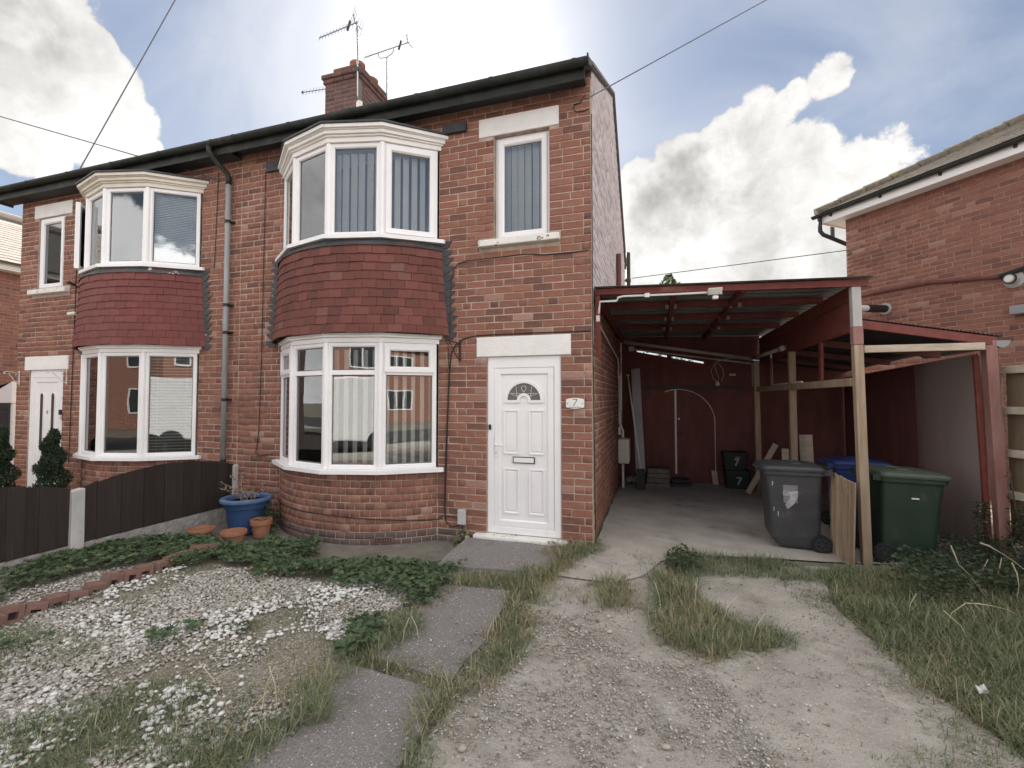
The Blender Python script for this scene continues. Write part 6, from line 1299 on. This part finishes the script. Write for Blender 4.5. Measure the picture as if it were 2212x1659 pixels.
leaves('fallen_leaves', 'scattered small brown fallen leaves on the path and drive', 'leaves', m_dead, xd, yd, gz(xd, yd)+.02, .010, .022, .35)
def clump(cx, cy, z0, r, h, n): a = rng.uniform(0, 6.28, n); q = r*np.sqrt(rng.uniform(0, 1, n)); return cx+q*np.cos(a), cy+q*np.sin(a), z0+h*rng.uniform(0.05, 1, n)*(1-.4*(q/r)**2)
x, y, z = clump(-4.28, -.42, -.09, .16, .40, 260); leaves('climbing_weed', 'broad-leaved weed growing in the corner beside the bay base', 'weed', m_leaf, x, y, z, .03, .055, .7)
x, y, z = clump(-1.56, -.10, -.09, .10, .22, 90); leaves('wall_weed', 'small weed under the grey box by the door step', 'weed', m_grass, x, y, z, .02, .04, .9)
p = at(1475, 1235, 2, 0); x, y, z = clump(p.x, p.y, 0, .16, .26, 420); leaves('drive_weed', 'grey-green leafy weed at the corner of the carport concrete', 'weed', m_bramble, x, y, z, .016, .03, .8)
BP = gpoly([(1925, 1262), (1960, 1225), (2040, 1215), (2130, 1205), (2190, 1230), (2230, 1290), (2150, 1320), (2050, 1325), (1950, 1300)]); x, y = fill(BP, 2600, .25, 2, 91); z = .26*(.4+.9*fbm(x, y, 2.2, 92))*rng.uniform(.2, 1, len(x))**.7
leaves('bramble', 'low dark bramble bush at the foot of the right carport post', 'bush', m_bramble, x, y, z, .016, .032, .7)
BC = thing('climbing_plant', 'small climbing plant with white flowers up the right carport post', 'plant', (3.98, .6, 0))
xs_, ys_, zs_ = [], [], []
for cx, cy, za, zb, r, n in ((3.80, .60, .22, .62, .065, 420), (4.06, .52, .20, .60, .11, 520), (3.98, .60, .0, .3, .12, 200), (4.0, .55, .6, .95, .03, 30)):
    a = rng.uniform(0, 6.28, n); q = r*np.sqrt(rng.uniform(0, 1, n)); xs_.append(cx+q*np.cos(a)); ys_.append(cy+q*np.sin(a)); zs_.append(rng.uniform(za, zb, n))
xs_, ys_, zs_ = map(np.concatenate, (xs_, ys_, zs_)); leaves('foliage', None, None, m_bramble, xs_, ys_, zs_, .012, .024, .9, BC, 'stuff')
fl_ = rng.choice(len(xs_), 40); leaves('flowers', None, None, m_white, xs_[fl_], ys_[fl_]-.06, zs_[fl_], .006, .011, .9, BC, 'stuff')
MB().tube([(3.83, .58, -.05), (3.80, .60, .3), (3.81, .61, .62)], .006, 5).tube([(4.03, .5, -.05), (4.06, .5, .3), (4.03, .54, .6), (4.0, .55, .95)], .006, 5).build('stem', m_bark, BC)
TG = thing('tall_grass', 'tall pale seeding grass stems leaning in from the right edge', 'grass stems', (2.6, -1.0, 0))
def cs(x, y, yy): return at((3700+x*.2411)/1.8228, (2100+y*.2411)/1.8228, 1, yy)
for pts, yy, r in (([(660, 155), (800, 205), (1000, 320), (1200, 450), (1420, 620), (1700, 900), (2000, 1500)], -.2, .0035), ([(180, 200), (240, 330), (310, 510), (470, 660), (640, 880), (860, 1170), (1060, 1440), (1230, 1660), (1400, 1950)], -.5, .003), ([(440, 1140), (600, 1145), (860, 1185), (1120, 1250), (1377, 1395), (1700, 1650)], -.8, .003), ([(440, 1310), (640, 1420), (900, 1545), (1100, 1660), (1300, 1850)], -.9, .003), ([(510, 1090), (640, 1240), (820, 1430), (1020, 1650), (1150, 1850)], -.8, .0025), ([(1180, 480), (1260, 650), (1295, 850), (1265, 1100), (1240, 1400), (1215, 1660), (1200, 1950)], -.4, .003), ([(1010, 400), (980, 560), (920, 760), (925, 900)], -.1, .0022), ([(630, 830), (740, 950), (800, 1040)], -.4, .003), ([(1340, 1390), (1290, 1550), (1250, 1700)], -.6, .0022), ([(790, 425), (700, 600), (660, 720)], -.1, .002)):
    P_ = [cs(x, y, yy) for x, y in pts]; k = len(P_); MB().tube(P_, [r*1.7, r*2.0]+[r*.8]*(k-2), 5).build('stem', m_straw, TG)
for (px, py, hh, lean) in ((1505, 1190, .10, .02), (868, 1395, .18, .03), (905, 1385, .15, -.05), (560, 1560, .28, .05), (600, 1540, .22, -.06), (520, 1600, .25, .1), (1500, 1330, .28, .02), (1560, 1350, .22, .08), (1430, 1330, .25, -.04), (1050, 1400, .16, .02), (1625, 1390, .2, .06), (2040, 1360, .2, .1), (2100, 1400, .22, -.1), (1960, 1340, .2, .05), (440, 1500, .15, .12), (470, 1500, .12, -.1)):
    p = at(px, py, 2, 0); MB().tube([p, p+Vector((lean*.5, .01, hh*.6)), p+Vector((lean*1.4, .02, hh))], [.0022, .002, .003], 5).build('stem', m_straw, TG)
hs = MB().tube([at(px, py, 2, .012) for px, py in ((990, 1255), (982, 1272), (965, 1288), (930, 1304), (895, 1318), (850, 1346))], .007, 6).build('dry_stem', m_dead); tag(hs, 'dry brown runner lying along the edge of the path', 'stem')
# spiral topiary behind the left fence
def topiary(label, cx, cy, top):
    t = thing('spiral_topiary', label, 'topiary', (cx, cy, 0), group='spiral conifers by the neighbours door'); N = 9000; u = rng.uniform(0, 1, N); r0 = .25*(1-u)**.8+.07; phi = u*2*math.pi*3.1+1.0
    d = rng.normal(0, 1, (N, 3)); d /= np.linalg.norm(d, axis=1)[:, None]; rad = (rng.uniform(.55, 1, N)**.5)[:, None]; c = np.stack([cx+.20*r0*np.cos(phi), cy+.20*r0*np.sin(phi), .12+(top-.14)*u], -1); pos = c+d*rad*np.stack([r0*.80, r0*.80, .07+0*r0], -1)
    nv_ = np.array([(-.25, 0, 0), (.25, 0, 0), (0, .05, 1.0), (0, -.2, .5)]); nf = np.array([[0, 1, 2], [0, 3, 2]]); R = rotz(rng.uniform(0, 6.28, N)) @ rotx(rng.normal(0, .8, N)); tag(scatter('foliage', m_conifer, nv_, [nf], pos, R, rng.uniform(.02, .045, N), t))
    MB().tube([(cx, cy, -.05), (cx, cy, top-.1)], .02, 6).build('trunk', m_bark, t); MB().lathe([(0, 0), (.15, 0), (.18, .25), (.17, .25), (0, .22)], 20, (cx, cy, -.02)).build('pot', m_soffit, t)
    return t
topiary('dark spiral conifer standing right of the neighbours white door', -8.02, -.68, 1.17); topiary('dark spiral conifer cut by the left edge of the picture', -9.28, -.68, 1.17)
# tree beyond the carport
tx, ty = 1.22, 14.0; tz = at(1445, 594, 1, ty).z
TR = thing('tree', 'green treetop showing above the middle of the carport roof', 'tree', (tx, ty, 0))
MB().tube([(tx, ty, -.1), (tx+.05, ty, 2), (tx, ty, tz-.5)], [.16, .12, .05], 10).build('trunk', m_bark, TR)
lm = MB()
for k in range(9): a = k*2.4; zz = 2.2+.35*k; lm.tube([(tx, ty, zz), (tx+.6*math.cos(a), ty+.6*math.sin(a), zz+.45), (tx+.95*math.cos(a), ty+.95*math.sin(a), zz+.6)], [.045, .03, .012], 6)
lm.build('limbs', m_bark, TR)
N = 2600; u = rng.uniform(0, 1, N); th2 = rng.uniform(0, 6.28, N); zr = tz-3.6*u**1.3; rr = (.10+1.25*np.minimum(1, (tz-zr)/1.6))*np.sqrt(rng.uniform(0, 1, N)); keep = fbm(th2*1.5+zr, zr*1.7, 2.0, 5) > .42
leaves('crown', None, None, m_treeleaf, (tx+rr*np.cos(th2))[keep], (ty+rr*np.sin(th2))[keep], zr[keep], .05, .10, .9, TR, 'stuff')
# litter
lt = thing('litter_wrapper', 'white paper wrapper with red print on the grass beside the path', 'litter', (-1.24, -2.34, .06)); Ml = Matrix.Translation((-1.24, -2.34, .075)) @ Matrix.Rotation(math.radians(8), 4, 'Z') @ Matrix.Rotation(math.radians(25), 4, 'X')
MB().box(-.075, -.018, -.014, .014, -.004, .004, Ml).box(.022, .075, -.014, .014, -.004, .004, Ml).build('paper', m_paper, lt); MB().box(-.0178, .0218, -.014, .014, -.004, .004, Ml).build('printed_band', m_redprint, lt)
vs = [(2.36+.03*math.cos(a)*r, -2.05+.03*math.sin(a)*r, .07+.02*math.sin(a*3+r*5)+.02*r) for r in (.3, 1) for a in np.linspace(0, 5.6, 8)]
tag(MB().add(vs, [(k, k+1, 8+k+1, 8+k) for k in range(7)]).build('crumpled_paper', m_paper), 'small scrap of white paper in the grass on the right', 'litter')
